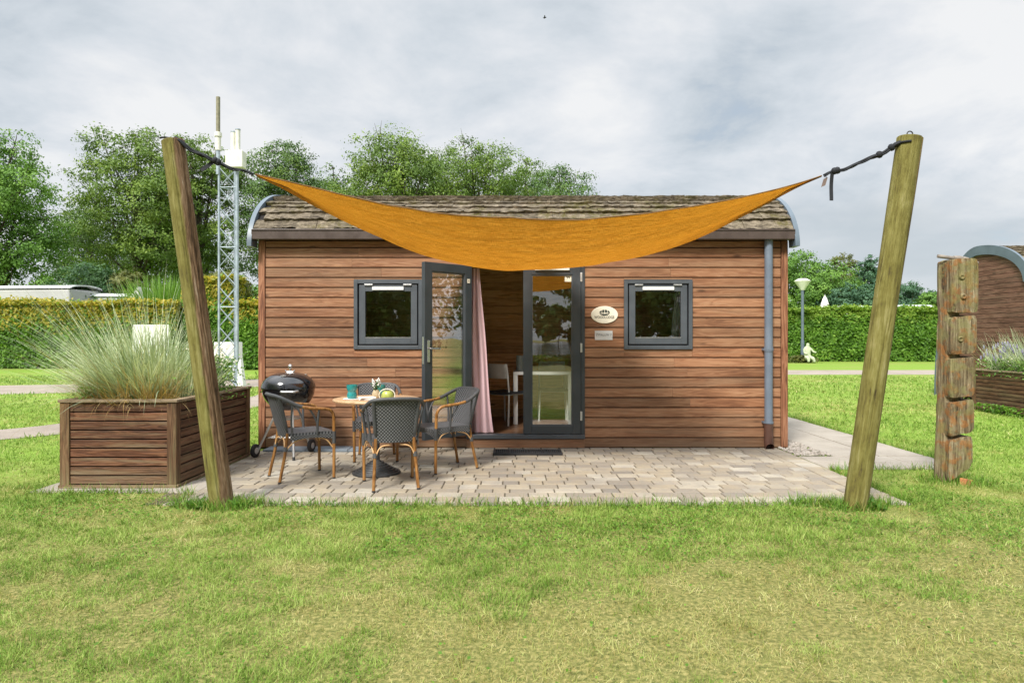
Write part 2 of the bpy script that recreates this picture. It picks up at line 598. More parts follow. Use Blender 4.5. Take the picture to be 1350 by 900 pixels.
def mat_glass(name, base=0.085, tint=(0.93, 0.96, 0.94)):
    m, nt, out = new_mat(name)
    co = obj_co(nt)
    n = noise(nt, co, 1.6, 2.0, 0.5)
    bn = nd(nt, 'Bump', {'Height': n, 'Distance': 0.004, 'Strength': 0.25})
    fr = nd(nt, 'Fresnel', {'IOR': 1.5})
    f = mth(nt, 'ADD', fr.outputs[0], base, True)
    g = nd(nt, 'BsdfGlossy', {'Color': (1, 1, 1), 'Roughness': 0.0})
    nt.links.new(bn.outputs[0], g.inputs['Normal'])
    t = nd(nt, 'BsdfTransparent', {'Color': tint})
    ms = nd(nt, 'MixShader', {0: f, 1: t.outputs[0], 2: g.outputs[0]})
    nt.links.new(ms.outputs[0], out.inputs[0])
    return m


M['glass'] = mat_glass('window_glass')


def mat_weave():
    m, nt, out = new_mat('rattan_weave')
    uv = attr(nt, 'uvw', 'Vector')
    s = nd(nt, 'SeparateXYZ', {0: uv})
    k = 2 * math.pi / 0.030
    a = mth(nt, 'SINE', mth(nt, 'MULTIPLY', s.outputs[0], k))
    b = mth(nt, 'SINE', mth(nt, 'MULTIPLY', s.outputs[1], k))
    w = mth(nt, 'MULTIPLY', a, b)
    w = mrange(nt, w, -0.5, 0.7)
    n = noise(nt, obj_co(nt), 60.0, 3.0)
    c = mix(nt, w, (0.012, 0.013, 0.016), (0.17, 0.172, 0.18))
    c = mix(nt, mth(nt, 'MULTIPLY', n, 0.4), c, (0.085, 0.085, 0.085))
    bsdf(nt, out, c, 0.5, 0.0, w, 0.004, 0.8, 0.4)
    return m


M['weave'] = mat_weave()
M['wrap'] = plain('dark_wrap', (0.060, 0.062, 0.066), 0.5, 0, 0.3, 90.0, 0.6)


def mat_sail():
    m, nt, out = new_mat('sail_cloth')
    uv = attr(nt, 'uvw', 'Vector')
    n = noise(nt, vscale(nt, uv, 3.0, 10.0, 1), 2.0, 5.0, 0.6)
    f1 = noise(nt, vscale(nt, uv, 260.0, 18.0, 1), 1.0, 2.0, 0.5)
    f2 = noise(nt, vscale(nt, uv, 18.0, 260.0, 1), 1.0, 2.0, 0.5)
    fib = mth(nt, 'ADD', f1, f2)
    c = mix(nt, mrange(nt, n, 0.3, 0.7), (0.80, 0.50, 0.130), (0.90, 0.60, 0.180))
    c = mix(nt, mrange(nt, fib, 0.80, 1.12, 0.5, 0.0), c, (0.50, 0.265, 0.045))
    h = mth(nt, 'ADD', mth(nt, 'MULTIPLY', fib, 0.25), n)
    fo = noise(nt, vscale(nt, uv, 0.75, 4.2, 1), 2.2, 4.0, 0.5, 0.8)
    fo = mth(nt, 'PINGPONG', mth(nt, 'MULTIPLY', fo, 5.0), 1.0)
    b0 = nd(nt, 'Bump', {'Height': fo, 'Distance': 0.05, 'Strength': 0.32})
    bn = nd(nt, 'Bump', {'Height': h, 'Distance': 0.016, 'Strength': 0.55, 'Normal': b0.outputs[0]})
    d = nd(nt, 'BsdfDiffuse', {'Color': c, 'Roughness': 0.5, 'Normal': bn.outputs[0]})
    t = nd(nt, 'BsdfTranslucent', {'Color': c, 'Normal': bn.outputs[0]})
    ms = nd(nt, 'MixShader', {0: 0.55, 1: d.outputs[0], 2: t.outputs[0]})
    nt.links.new(ms.outputs[0], out.inputs[0])
    return m


M['sail'] = mat_sail()
M['hem'] = plain('sail_hem', (0.16, 0.085, 0.03), 0.85, 0, 0.2, 30.0, 0.3)


def mat_curtain(name, a, b):
    m, nt, out = new_mat(name)
    n = noise(nt, vscale(nt, obj_co(nt), 60, 60, 4), 1.0, 3.0)
    c = mix(nt, n, a, b)
    d = nd(nt, 'BsdfDiffuse', {'Color': c})
    t = nd(nt, 'BsdfTranslucent', {'Color': c})
    ms = nd(nt, 'MixShader', {0: 0.25, 1: d.outputs[0], 2: t.outputs[0]})
    nt.links.new(ms.outputs[0], out.inputs[0])
    return m


M['curtain'] = mat_curtain('mauve_curtain', (0.66, 0.46, 0.49), (0.78, 0.58, 0.61))
M['curtain_grey'] = mat_curtain('grey_curtain', (0.42, 0.38, 0.40), (0.56, 0.52, 0.54))


def mat_shingle():
    m, nt, out = new_mat('roof_shingle')
    co = obj_co(nt)
    rn = attr(nt)
    n = noise(nt, vscale(nt, co, 3, 3, 10), 4.0, 7.0, 0.7)
    n2 = noise(nt, co, 40.0, 4.0, 0.7)
    moss = noise(nt, co, 2.6, 6.0, 0.65)
    moss2 = noise(nt, co, 16.0, 4.0, 0.6)
    c = ramp(nt, n, [(0.30, (0.036, 0.030, 0.023)), (0.48, (0.135, 0.110, 0.078)), (0.70, (0.31, 0.26, 0.19))])
    br = mth(nt, 'ADD', 0.75, mth(nt, 'MULTIPLY', rn, 0.5))
    c = nd(nt, 'VectorMath', {0: c, 'Scale': br}, operation='SCALE').outputs[0]
    mf = mth(nt, 'MULTIPLY', mrange(nt, moss, 0.46, 0.62), mrange(nt, moss2, 0.40, 0.60, 0.15, 1.0))
    c = mix(nt, mth(nt, 'MULTIPLY', mf, 0.8), c, (0.085, 0.075, 0.012))
    bsdf(nt, out, c, 0.9, 0.0, mth(nt, 'ADD', n, n2), 0.02, 0.9, 0.2)
    return m


M['shingle'] = mat_shingle()


def mat_paver():
    m, nt, out = new_mat('paver_stone')
    co = obj_co(nt)
    rn = attr(nt)
    c = ramp(nt, rn, [(0.0, (0.195, 0.170, 0.138)), (0.15, (0.255, 0.22, 0.172)), (0.42, (0.30, 0.25, 0.180)), (0.64, (0.325, 0.275, 0.20)), (0.85, (0.36, 0.318, 0.25)), (1.0, (0.41, 0.375, 0.31))])
    n = noise(nt, co, 5.0, 6.0, 0.65)
    n2 = noise(nt, co, 55.0, 4.0, 0.7)
    big = noise(nt, co, 0.9, 4.0, 0.6)
    c = mix(nt, mrange(nt, n, 0.38, 0.68, 0.0, 0.5), c, (0.22, 0.20, 0.18))
    c = mix(nt, mrange(nt, n2, 0.5, 0.75, 0.0, 0.4), c, (0.14, 0.125, 0.105))
    c = mix(nt, mrange(nt, big, 0.50, 0.72, 0.0, 0.40), c, (0.155, 0.14, 0.125))
    bsdf(nt, out, c, 0.82, 0.0, mth(nt, 'ADD', n, mth(nt, 'MULTIPLY', n2, 0.7)), 0.006, 0.8, 0.3)
    return m


M['paver'] = mat_paver()


def mat_ground(name, stops, scale, fine=90.0, bump=0.02, rough=0.95):
    m, nt, out = new_mat(name)
    co = obj_co(nt)
    a = noise(nt, co, scale, 6.0, 0.62, 0.3)
    b = noise(nt, co, fine, 5.0, 0.75)
    f = mth(nt, 'ADD', mth(nt, 'MULTIPLY', a, 0.6), mth(nt, 'MULTIPLY', b, 0.4))
    c = ramp(nt, f, stops)
    bsdf(nt, out, c, rough, 0.0, b, bump, 0.8, 0.2)
    return m


M['sand'] = mat_ground('joint_sand', [(0.3, (0.06, 0.052, 0.038)), (0.5, (0.12, 0.10, 0.07)), (0.7, (0.15, 0.14, 0.08))], 3.0)
M['gravelpath'] = mat_ground('gravel_path', [(0.3, (0.215, 0.18, 0.15)), (0.5, (0.30, 0.255, 0.215)), (0.7, (0.38, 0.33, 0.285))], 0.8, 30.0)
M['concrete'] = mat_ground('concrete_slab', [(0.3, (0.24, 0.21, 0.175)), (0.5, (0.33, 0.295, 0.25)), (0.7, (0.42, 0.38, 0.33))], 2.0, 60.0, 0.004, 0.85)
M['pebble'] = mat_ground('pebble', [(0.3, (0.16, 0.14, 0.12)), (0.5, (0.34, 0.30, 0.26)), (0.7, (0.55, 0.51, 0.46))], 9.0, 60.0, 0.004)


def mat_lawn():
    m, nt, out = new_mat('lawn_ground')
    co = obj_co(nt)
    a = noise(nt, co, 0.35, 5.0, 0.6)
    b = noise(nt, co, 3.0, 5.0, 0.65)
    f = noise(nt, co, 45.0, 4.0, 0.75)
    g = noise(nt, co, 14.0, 4.0, 0.7)
    t = mth(nt, 'ADD', mth(nt, 'MULTIPLY', f, 0.5), mth(nt, 'MULTIPLY', g, 0.5))
    c = ramp(nt, t, [(0.30, (0.085, 0.14, 0.020)), (0.5, (0.165, 0.265, 0.034)), (0.70, (0.26, 0.36, 0.065))])
    dry = mth(nt, 'MULTIPLY', mrange(nt, a, 0.42, 0.66), mrange(nt, b, 0.35, 0.65))
    c = mix(nt, mth(nt, 'MULTIPLY', dry, 0.65), c, (0.27, 0.235, 0.085))
    # straw thatch under the near blades, dark tones put in its colour for depth
    sp = nd(nt, 'SeparateXYZ', {0: co})
    near = mrange(nt, mth(nt, 'ADD', sp.outputs[1], mth(nt, 'MULTIPLY', b, 2.0)), 5.0, 9.0, 0.85, 0.0)
    th = noise(nt, co, 38.0, 4.0, 0.7)
    thatch = ramp(nt, th, [(0.34, (0.050, 0.052, 0.018)), (0.50, (0.145, 0.128, 0.046)), (0.66, (0.31, 0.25, 0.105))])
    c = mix(nt, near, c, thatch)
    bsdf(nt, out, c, 0.9, 0.0, t, 0.008, 0.6, 0.15)
    return m


M['lawn'] = mat_lawn()


def mat_blade():
    m, nt, out = new_mat('grass_blade')
    rn = attr(nt)
    dr = attr(nt, 'dry')
    g = ramp(nt, rn, [(0.0, (0.055, 0.130, 0.012)), (0.3, (0.110, 0.240, 0.022)), (0.65, (0.195, 0.340, 0.044)), (1.0, (0.34, 0.45, 0.10))])
    s = ramp(nt, rn, [(0.0, (0.28, 0.20, 0.060)), (0.4, (0.46, 0.35, 0.13)), (0.75, (0.60, 0.48, 0.22)), (1.0, (0.72, 0.61, 0.35))])
    c = mix(nt, dr, g, s)
    b = nd(nt, 'BsdfPrincipled', {'Base Color': c, 'Roughness': 0.55, 'Specular IOR Level': 0.25})
    tr = nd(nt, 'BsdfTranslucent', {'Color': c})
    ms = nd(nt, 'MixShader', {0: 0.35, 1: b.outputs[0], 2: tr.outputs[0]})
    nt.links.new(ms.outputs[0], out.inputs[0])
    return m


M['blade'] = mat_blade()


def mat_post(name, split, brown):
    """round timber: algae green on one side, bare split wood on the other"""
    m, nt, out = new_mat(name)
    co = obj_co(nt)
    s = nd(nt, 'SeparateXYZ', {0: co})
    g1 = noise(nt, vscale(nt, co, 34, 34, 2.6), 1.0, 6.0, 0.68, 0.6)
    g2 = noise(nt, vscale(nt, co, 120, 120, 9), 1.0, 4.0, 0.65)
    bl = noise(nt, vscale(nt, co, 9, 9, 4.5), 1.0, 6.0, 0.68)
    green = ramp(nt, mth(nt, 'ADD', mth(nt, 'MULTIPLY', g1, 0.55), mth(nt, 'MULTIPLY', bl, 0.45)), [(0.36, (0.075, 0.058, 0.024)), (0.46, (0.150, 0.132, 0.034)), (0.55, (0.215, 0.195, 0.062)), (0.63, (0.28, 0.25, 0.11)), (0.72, (0.42, 0.38, 0.24))])
    bare = ramp(nt, mth(nt, 'ADD', mth(nt, 'MULTIPLY', g1, 0.7), mth(nt, 'MULTIPLY', g2, 0.3)), [(0.38, (0.042, 0.026, 0.015)), (0.48, (0.140, 0.082, 0.044)), (0.56, (0.225, 0.150, 0.090)), (0.62, (0.30, 0.22, 0.15)), (0.68, (0.62, 0.54, 0.45))])
    edge = mth(nt, 'ADD', s.outputs[0], mth(nt, 'MULTIPLY', mth(nt, 'SUBTRACT', bl, 0.5), 0.06))
    f = mrange(nt, edge, split - 0.012, split + 0.012)
    c = mix(nt, mth(nt, 'MULTIPLY', f, brown), green, bare)
    crack = mrange(nt, g1, 0.30, 0.37, 0.8, 0.0)
    c = mix(nt, crack, c, (0.022, 0.015, 0.010))
    bsdf(nt, out, c, 0.85, 0.0, mth(nt, 'ADD', g1, mth(nt, 'MULTIPLY', g2, 0.4)), 0.02, 0.8, 0.2)
    return m


M['post_l'] = mat_post('split_post', 0.034, 1.0)
M['post_r'] = mat_post('green_post', 0.062, 0.75)


def mat_totem():
    m, nt, out = new_mat('carved_wood')
    co = obj_co(nt)
    g1 = noise(nt, vscale(nt, co, 30, 30, 1.6), 1.0, 6.0, 0.68, 0.7)
    g2 = noise(nt, vscale(nt, co, 90, 90, 8), 1.0, 4.0, 0.6)
    bl = noise(nt, co, 9.0, 5.0, 0.65)
    bl2 = noise(nt, nd(nt, 'VectorMath', {0: co, 1: (5, 3, 8)}, operation='ADD').outputs[0], 7.0, 5.0, 0.65)
    c = ramp(nt, mth(nt, 'ADD', mth(nt, 'MULTIPLY', g1, 0.7), mth(nt, 'MULTIPLY', g2, 0.3)), [(0.36, (0.05, 0.030, 0.018)), (0.48, (0.20, 0.15, 0.085)), (0.56, (0.33, 0.27, 0.16)), (0.66, (0.50, 0.44, 0.30))])
    c = nd(nt, 'VectorMath', {0: c, 'Scale': 0.80}, operation='SCALE').outputs[0]
    c = mix(nt, mrange(nt, bl, 0.48, 0.60, 0, 0.7), c, (0.28, 0.115, 0.03))
    c = mix(nt, mrange(nt, bl2, 0.46, 0.60, 0, 0.65), c, (0.20, 0.19, 0.075))
    c = mix(nt, mrange(nt, g1, 0.28, 0.36, 0.8, 0.0), c, (0.02, 0.013, 0.008))
    bsdf(nt, out, c, 0.85, 0.0, mth(nt, 'ADD', g1, mth(nt, 'MULTIPLY', bl, 0.6)), 0.03, 0.9, 0.2)
    return m


M['totem'] = mat_totem()
M['bark'] = wood('tree_bark', (0.03, 0.024, 0.016), (0.075, 0.06, 0.042), (0.13, 0.11, 0.08), 'Z', 0.5, 0.9, (0.06, 0.075, 0.03), 0.5, bstr=0.9)


def mat_water():
    m, nt, out = new_mat('lake_water')
    n = noise(nt, vscale(nt, obj_co(nt), 1.0, 2.5, 1.0), 0.9, 4.0, 0.6)
    bsdf(nt, out, (0.04, 0.06, 0.065), 0.06, 0.0, n, 0.05, 0.35, 0.5)
    return m


M['water'] = mat_water()

# foliage palettes
M['leaf_ash'] = leaf_mat('ash_leaf', [(0.0, (0.049, 0.089, 0.018)), (0.4, (0.104, 0.179, 0.034)), (0.75, (0.182, 0.272, 0.044)), (1.0, (0.294, 0.372, 0.072))], 0.22, 0.55)
M['leaf_oak'] = leaf_mat('oak_leaf', [(0.0, (0.038, 0.078, 0.025)), (0.45, (0.078, 0.151, 0.038)), (0.8, (0.138, 0.222, 0.050)), (1.0, (0.233, 0.307, 0.083))], 0.22, 0.5)
M['leaf_light'] = leaf_mat('light_leaf', [(0.0, (0.052, 0.124, 0.021)), (0.45, (0.111, 0.227, 0.036)), (0.8, (0.182, 0.325, 0.058)), (1.0, (0.286, 0.429, 0.098))], 0.22, 0.6)
M['leaf_dark'] = leaf_mat('dark_leaf', [(0.0, (0.021, 0.054, 0.021)), (0.5, (0.045, 0.108, 0.036)), (1.0, (0.098, 0.188, 0.060))], 0.25, 0.7)
M['leaf_blue'] = leaf_mat('bluish_leaf', [(0.0, (0.033, 0.087, 0.051)), (0.5, (0.068, 0.150, 0.083)), (1.0, (0.128, 0.232, 0.120))], 0.25, 0.5)
M['leaf_olive'] = leaf_mat('olive_leaf', [(0.0, (0.058, 0.072, 0.021)), (0.5, (0.130, 0.150, 0.042)), (1.0, (0.234, 0.234, 0.072))], 0.3, 0.8)
M['leaf_hedge'] = leaf_mat('hedge_leaf', [(0.0, (0.046, 0.111, 0.013)), (0.45, (0.098, 0.215, 0.023)), (0.8, (0.163, 0.312, 0.036)), (1.0, (0.273, 0.429, 0.065))], 0.3, 1.2)
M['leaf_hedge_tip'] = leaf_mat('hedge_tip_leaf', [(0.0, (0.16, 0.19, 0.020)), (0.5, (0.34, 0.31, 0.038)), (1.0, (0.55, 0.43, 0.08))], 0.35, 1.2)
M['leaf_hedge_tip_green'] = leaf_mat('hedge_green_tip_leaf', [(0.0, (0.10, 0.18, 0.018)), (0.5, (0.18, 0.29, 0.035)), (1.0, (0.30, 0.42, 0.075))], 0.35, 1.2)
M['hedge_core'] = plain('hedge_twigs', (0.030, 0.038, 0.014), 0.95, 0, 0.4, 6.0, 0.9)
M['reed'] = leaf_mat('reed_leaf', [(0.0, (0.072, 0.169, 0.026)), (0.5, (0.156, 0.299, 0.052)), (1.0, (0.299, 0.468, 0.117))], 0.35, 2.0)
M['oat'] = leaf_mat('blue_oat_blade', [(0.0, (0.11, 0.17, 0.075)), (0.3, (0.27, 0.345, 0.195)), (0.6, (0.50, 0.57, 0.37)), (1.0, (0.78, 0.80, 0.60))], 0.2, 3.0)
M['oat_dry'] = leaf_mat('dry_oat_blade', [(0.0, (0.23, 0.13, 0.04)), (0.5, (0.38, 0.26, 0.10)), (1.0, (0.52, 0.40, 0.20))], 0.3, 3.0)
M['weed'] = leaf_mat('weed_leaf', [(0.0, (0.045, 0.13, 0.014)), (0.5, (0.085, 0.205, 0.026)), (1.0, (0.15, 0.29, 0.05))], 0.35, 3.0)
M['lavender'] = plain('lavender_flower', (0.20, 0.185, 0.27), 0.8)
M['bloom'] = plain('pale_bloom', (0.62, 0.60, 0.45), 0.8)


# ------------------------------------------------------------------ ground, paths, patio
def struct(name, V, F, m, kind='structure'):
    o = fast_mesh(name, V, F, m)
    o['kind'] = kind
    return o


def ground():
    xs = np.linspace(-500, 500, 41)
    X, Y = np.meshgrid(xs, xs)
    V = np.stack([X.ravel(), Y.ravel(), np.zeros(X.size)], 1)
    F = [(j * 41 + i, j * 41 + i + 1, (j + 1) * 41 + i + 1, (j + 1) * 41 + i) for j in range(40) for i in range(40)]
    struct('lawn', V, F, M['lawn'])


ground()


def strip(name, pts, hw, z, m, jit=0.06):
    P = spline([(x, y, 0) for x, y in pts], 8)
    V = []
    for i, p in enumerate(P):
        t = (P[min(i + 1, len(P) - 1)] - P[max(0, i - 1)]).normalized()
        s = Vector((-t.y, t.x, 0))
        for q in (hw + random.uniform(-jit, jit), -hw + random.uniform(-jit, jit)):
            V.append((p.x + s.x * q, p.y + s.y * q, z))
    F = [(2 * i, 2 * i + 1, 2 * i + 3, 2 * i + 2) for i in range(len(P) - 1)]
    return struct(name, V, F, m)


strip('gravel_path', [(-34, 14.0), (-20, 16.4), (-13, 17.8), (-7.8, 20.3), (-3, 23.6), (3, 26.0), (10, 26.6), (18, 26.6), (34, 26.2)], 1.75, 0.004, M['gravelpath'])
strip('side_path', [(-11, 7.6), (-8.6, 8.5), (-7.0, 9.6), (-6.2, 11.2), (-5.55, 13.4), (-5.3, 15.5), (-6.0, 20.0)], 0.62, 0.008, M['gravelpath'], 0.03)
strip('lake', [(-260, -110), (-120, -112), (0, -112), (120, -112), (260, -110)], 84, 0.006, M['water'], 2.0)
strip('lake_shore', [(-200, -200), (-80, -204), (0, -203), (80, -206), (200, -200)], 8, 0.010, M['gravelpath'], 1.0)

CF = 8.32                         # distance of the cabin front
# bed of joint sand and the pavers
PX0, PX1, PY0 = -2.98, 3.22, 5.475
struct('paving_bed', [(PX0, PY0 + 0.03, 0.004), (PX1, PY0 + 0.03, 0.004), (PX1, CF + 0.05, 0.004), (PX0, CF + 0.05, 0.004)], [(0, 1, 2, 3)], M['sand'])


def patio():
    mb = MB()
    g = 0.005
    rows = []
    y = PY0
    first = True
    while y < CF - 0.02:
        d = random.choice([0.155, 0.17, 0.17])
        if first:
            d, first = 0.11, False
        rows.append((y, min(y + d, CF)))
        y += d
    for a, b in rows:
        x = PX0 + random.uniform(-0.12, 0.0)
        last = PX1 - 0.215
        while x < last - 0.01:
            w = random.choice([0.15, 0.17, 0.2, 0.22, 0.25])
            x2 = min(x + w, last)
            if last - x2 < 0.07:
                x2 = last
            x1 = max(x, PX0)
            # the left front corner is cut back along the planter's slab
            if x2 - x1 > 0.03 and not (x2 < -2.72 and a < 5.85):
                mb.slab(x1 + g, a + g, x2 - g, b - g, -0.03, 0.012, 0.005, 0, random.random(), 0.0022)
            x = x2
    # soldier course along the right edge
    y = PY0 + 0.02
    while y < CF:
        y2 = min(y + 0.105, CF)
        mb.slab(PX1 - 0.21, y + g, PX1 - 0.002, y2 - g, -0.03, 0.013, 0.005, 0, 0.3 + 0.7 * random.random(), 0.002)
        y = y2
    o = mb.build('patio', M['paver'])
    o['kind'] = 'structure'


patio()


def garden_path():
    mb = MB()
    for r_ in range(14):
        y0 = 7.74 + r_ * 0.6
        for x0, x1 in ((3.64, 4.16), (4.16, 4.68)):
            mb.slab(x0 + 0.004, y0 + 0.004, x1 - 0.004, y0 + 0.596, -0.03, 0.014, 0.006, 0, None, 0.003)
    for x0, x1 in ((3.24, 3.74), (3.74, 4.24), (4.24, 4.70)):
        for y0, y1 in ((6.98, 7.36), (7.36, 7.73)):
            mb.slab(x0 + 0.004, y0 + 0.004, x1 - 0.004, y1 - 0.004, -0.03, 0.014, 0.006, 0, None, 0.003)
    o = mb.build('garden_path', M['concrete'])
    o['kind'] = 'structure'


garden_path()


def pebbles(name, x0, x1, y0, y1, n, smin, smax, test=None):
    ico = np.array([(0, 0, 1), (.894, 0, .447), (.276, .851, .447), (-.724, .526, .447), (-.724, -.526, .447), (.276, -.851, .447),
                    (.724, .526, -.447), (-.276, .851, -.447), (-.894, 0, -.447), (-.276, -.851, -.447), (.724, -.526, -.447), (0, 0, -1)])
    fc = np.array([(0, 1, 2), (0, 2, 3), (0, 3, 4), (0, 4, 5), (0, 5, 1), (1, 6, 2), (2, 7, 3), (3, 8, 4), (4, 9, 5), (5, 10, 1),
                   (6, 7, 2), (7, 8, 3), (8, 9, 4), (9, 10, 5), (10, 6, 1), (11, 7, 6), (11, 8, 7), (11, 9, 8), (11, 10, 9), (11, 6, 10)])
    V, F, rr = [], [], []
    k = 0
    for i in range(n):
        x, y = rng.uniform(x0, x1), rng.uniform(y0, y1)
        if test and not test(x, y):
            continue
        s = rng.uniform(smin, smax)
        v = ico * (s * rng.uniform(0.7, 1.3), s * rng.uniform(0.7, 1.3), s * 0.6) * rng.uniform(0.85, 1.15, (12, 1))
        a = rng.uniform(0, 6.28)
        c_, s_ = math.cos(a), math.sin(a)
        v = np.stack([v[:, 0] * c_ - v[:, 1] * s_ + x, v[:, 0] * s_ + v[:, 1] * c_ + y, v[:, 2] + s * 0.35 + 0.004], 1)
        V.append(v)
        F.append(fc + k)
        k += 12
        rr += [rng.random()] * 20
    fast_mesh(name, np.concatenate(V), np.concatenate(F), M['pebble'], rnd=rr, smooth=True, kind='stuff')


pebbles('gravel', 3.24, 3.63, 7.78, 11.5, 1500, 0.012, 0.030)

# ------------------------------------------------------------------ cabin
CW, CDEP = 6.43, 2.72
CX0 = -3.08


def roof_z(t, out=0.0):
    """roof profile above depth t"""
    if t <= 1.3:
        q = max(0.0, 1 - ((1.3 - t) / (1.44 + out)) ** 2)
        return 2.44 + (0.80 + out) * math.sqrt(q)
    return 0


def profile(out=0.0, n=14, th0=0.0):
    """(depth, z) round the whole arch, front eave over the ridge to the rear foot"""
    pts = []
    for i in range(n + 1):
        th = th0 + (math.pi / 2 - th0) * i / n
        pts.append((1.3 - (1.44 + out) * math.cos(th), 2.44 + (0.80 + out) * math.sin(th)))
    for i in range(1, n + 1):
        th = (math.pi / 2) * i / n
        pts.append((1.3 + (1.42 + out) * math.sin(th), (3.24 + out) * math.cos(th)))
    return pts


WIN = [(1.16, 1.99, 1.21, 2.05), (4.44, 5.27, 1.21, 2.05)]      # local x0 x1 z0 z1
DOOR = (2.525, 3.965, 0.125, 2.27)
cabin = empty('wooden_cabin', (CX0, CF, 0), 0, 'brown timber cabin with arched mossy shingle roof, open glazed doors and two square windows', 'cabin', 'arched timber cabins')


def make_cabin():
    c = cabin
    ox, oy = CX0, CF
    # front cladding: one board per row, cut by the openings
    mb = MB()
    z = 0.008
    ph = 0.1215
    while z < 2.50:
        z1 = min(z + ph, 2.52)
        spans = [(0.085, CW - 0.085)]
        zc0, zc1 = z, z1
        for (a, b, q0, q1) in WIN + [DOOR]:
            if zc1 > q0 + 0.01 and zc0 < q1 - 0.01:
                ns = []
                for s0, s1 in spans:
                    if b <= s0 or a >= s1:
                        ns.append((s0, s1))
                    else:
                        if a > s0:
                            ns.append((s0, a))
                        if b < s1:
                            ns.append((b, s1))
                spans = ns
        rows_ = [(s0, s1, z, z1) for s0, s1 in spans]
        for (a, b, q0, q1) in WIN + [DOOR]:
            if z < q0 - 0.016 and z1 > q0 + 0.01:
                rows_.append((a, b, z, q0 - 0.002))
            if z1 > q1 + 0.016 and z < q1 - 0.01:
                rows_.append((a, b, q1 + 0.002 - 0.009, z1))
        for s0, s1, z, z1 in rows_:
            cuts = [s0, s1]
            if s1 - s0 > 1.8 and random.random() < 0.7:
                cuts = [s0, random.uniform(s0 + 0.8, s1 - 0.8), s1]
            for a, b in zip(cuts[:-1], cuts[1:]):
                dy = random.uniform(-0.0015, 0.0015)
                q = [(-0.016, z + 0.012), (-0.022 + dy, z + 0.016), (-0.022 + dy, z1 - 0.003), (-0.019 + dy, z1), (0.0, z1), (0.0, z + 0.012)]
                x0_, x1_ = ox + a + 0.001, ox + b - 0.001
                vs_ = [(x0_, oy + yy, zz) for yy, zz in q] + [(x1_, oy + yy, zz) for yy, zz in q]
                n = len(q)
                fs = [(k, (k + 1) % n, n + (k + 1) % n, n + k) for k in range(n)] + [tuple(range(n - 1, -1, -1)), tuple(range(n, 2 * n))]
                mb.add(vs_, fs, 0, random.random())
        z = zc0 + ph
    # dark backing with holes
    for (a, b, q0, q1) in [(0.0, WIN[0][0], 0.004, 2.52), (WIN[0][1], DOOR[0], 0.004, 2.52), (DOOR[1], WIN[1][0], 0.004, 2.52), (WIN[1][1], CW, 0.004, 2.52),
                           (WIN[0][0], WIN[0][1], 0.05, 1.21), (WIN[0][0], WIN[0][1], 2.05, 2.52), (WIN[1][0], WIN[1][1], 0.05, 1.21), (WIN[1][0], WIN[1][1], 2.05, 2.52),
                           (DOOR[0], DOOR[1], 2.27, 2.52), (DOOR[0], DOOR[1], 0.05, 0.123)]:
        mb.box(ox + a, oy + 0.0015, q0, ox + b, oy + 0.10, q1, 1, 0.5)
    # plinth board below the door
    mb.build('wall', [M['clad'], M['dark']], c)
    pl = MB()
    pl.box(ox + DOOR[0] + 0.002, oy - 0.036, 0.016, ox + DOOR[1] - 0.002, oy - 0.021, 0.118, 0, 0.35)
    pl.build('plinth_board', M['clad'], c, bevel=0.003)
    for xa in (0.0, CW - 0.08):
        k = MB()
        k.box(ox + xa, oy - 0.034, 0.02, ox + xa + 0.08, oy + 0.03, 2.525)
        k.build('corner_post', M['clad_v'], c, bevel=0.004)
    # gables of narrow boards following the arch
    P = profile(-0.02, 24)

    def zfront(zz):
        return 0.03 if zz < 2.56 else 1.3 - 1.42 * math.sqrt(max(0, 1 - ((zz - 2.44) / 0.78) ** 2))

    def zrear(zz):
        return 1.3 + 1.40 * math.sqrt(max(0, 1 - (zz / 3.22) ** 2))

    for xa, dr_ in ((0.0, -1), (CW, 1)):
        g = MB()
        zz = 0.05
        while zz < 3.19:
            z1 = min(zz + 0.10, 3.2)
            v = []
            for X in (ox + xa, ox + xa + dr_ * 0.02):
                for s_, ztop in ((zz + 0.008, 0), (z1, 1)):
                    f, r_ = max(0.03, zfront(s_)), zrear(s_)
                    if r_ - f < 0.02:
                        f = r_ = 1.3
                    v += [(X, oy + f, s_), (X, oy + r_, s_)]
            g.add(v, [(0, 1, 3, 2), (4, 6, 7, 5), (0, 4, 5, 1), (2, 3, 7, 6), (0, 2, 6, 4), (1, 5, 7, 3)])
            zz += 0.10
        # solid backing
        n = len(P)
        bx = ox + xa - dr_ * 0.003
        poly = [(bx, oy + 0.11, 0.05), (bx, oy + 0.11, 2.5)] + [(bx, oy + a, b) for a, b in P if a > 0.11] + [(bx, oy + 2.69, 0.05)]
        poly2 = [(bx - dr_ * 0.05, y, z_) for _, y, z_ in poly]
        m_ = len(poly)
        g.add(poly + poly2, [tuple(range(m_)), tuple(range(2 * m_ - 1, m_ - 1, -1))] + [(k, m_ + k, m_ + (k + 1) % m_, (k + 1) % m_) for k in range(m_)], 1)
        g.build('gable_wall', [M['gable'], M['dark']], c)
        # blue-grey metal band round the arch
        e = MB()
        pin, pout = profile(-0.13, 22), profile(0.065, 22)
        xo, xi = ox + xa + dr_ * 0.075, ox + xa + dr_ * 0.021
        v = []
        for (a, b), (a2, b2) in zip(pin, pout):
            v += [(xi, oy + a, b), (xo, oy + a, b), (xo, oy + a2, b2), (xi, oy + a2, b2)]
        f = []
        for k in range(len(pin) - 1):
            for q in range(4):
                q2 = (q + 1) % 4
                f.append((4 * k + q, 4 * (k + 1) + q, 4 * (k + 1) + q2, 4 * k + q2))
        f += [(0, 1, 2, 3), tuple(4 * (len(pin) - 1) + q for q in (3, 2, 1, 0))]
        e.add(v, f)
        e.build('roof_edge', M['bluegrey'], c, smooth=35)
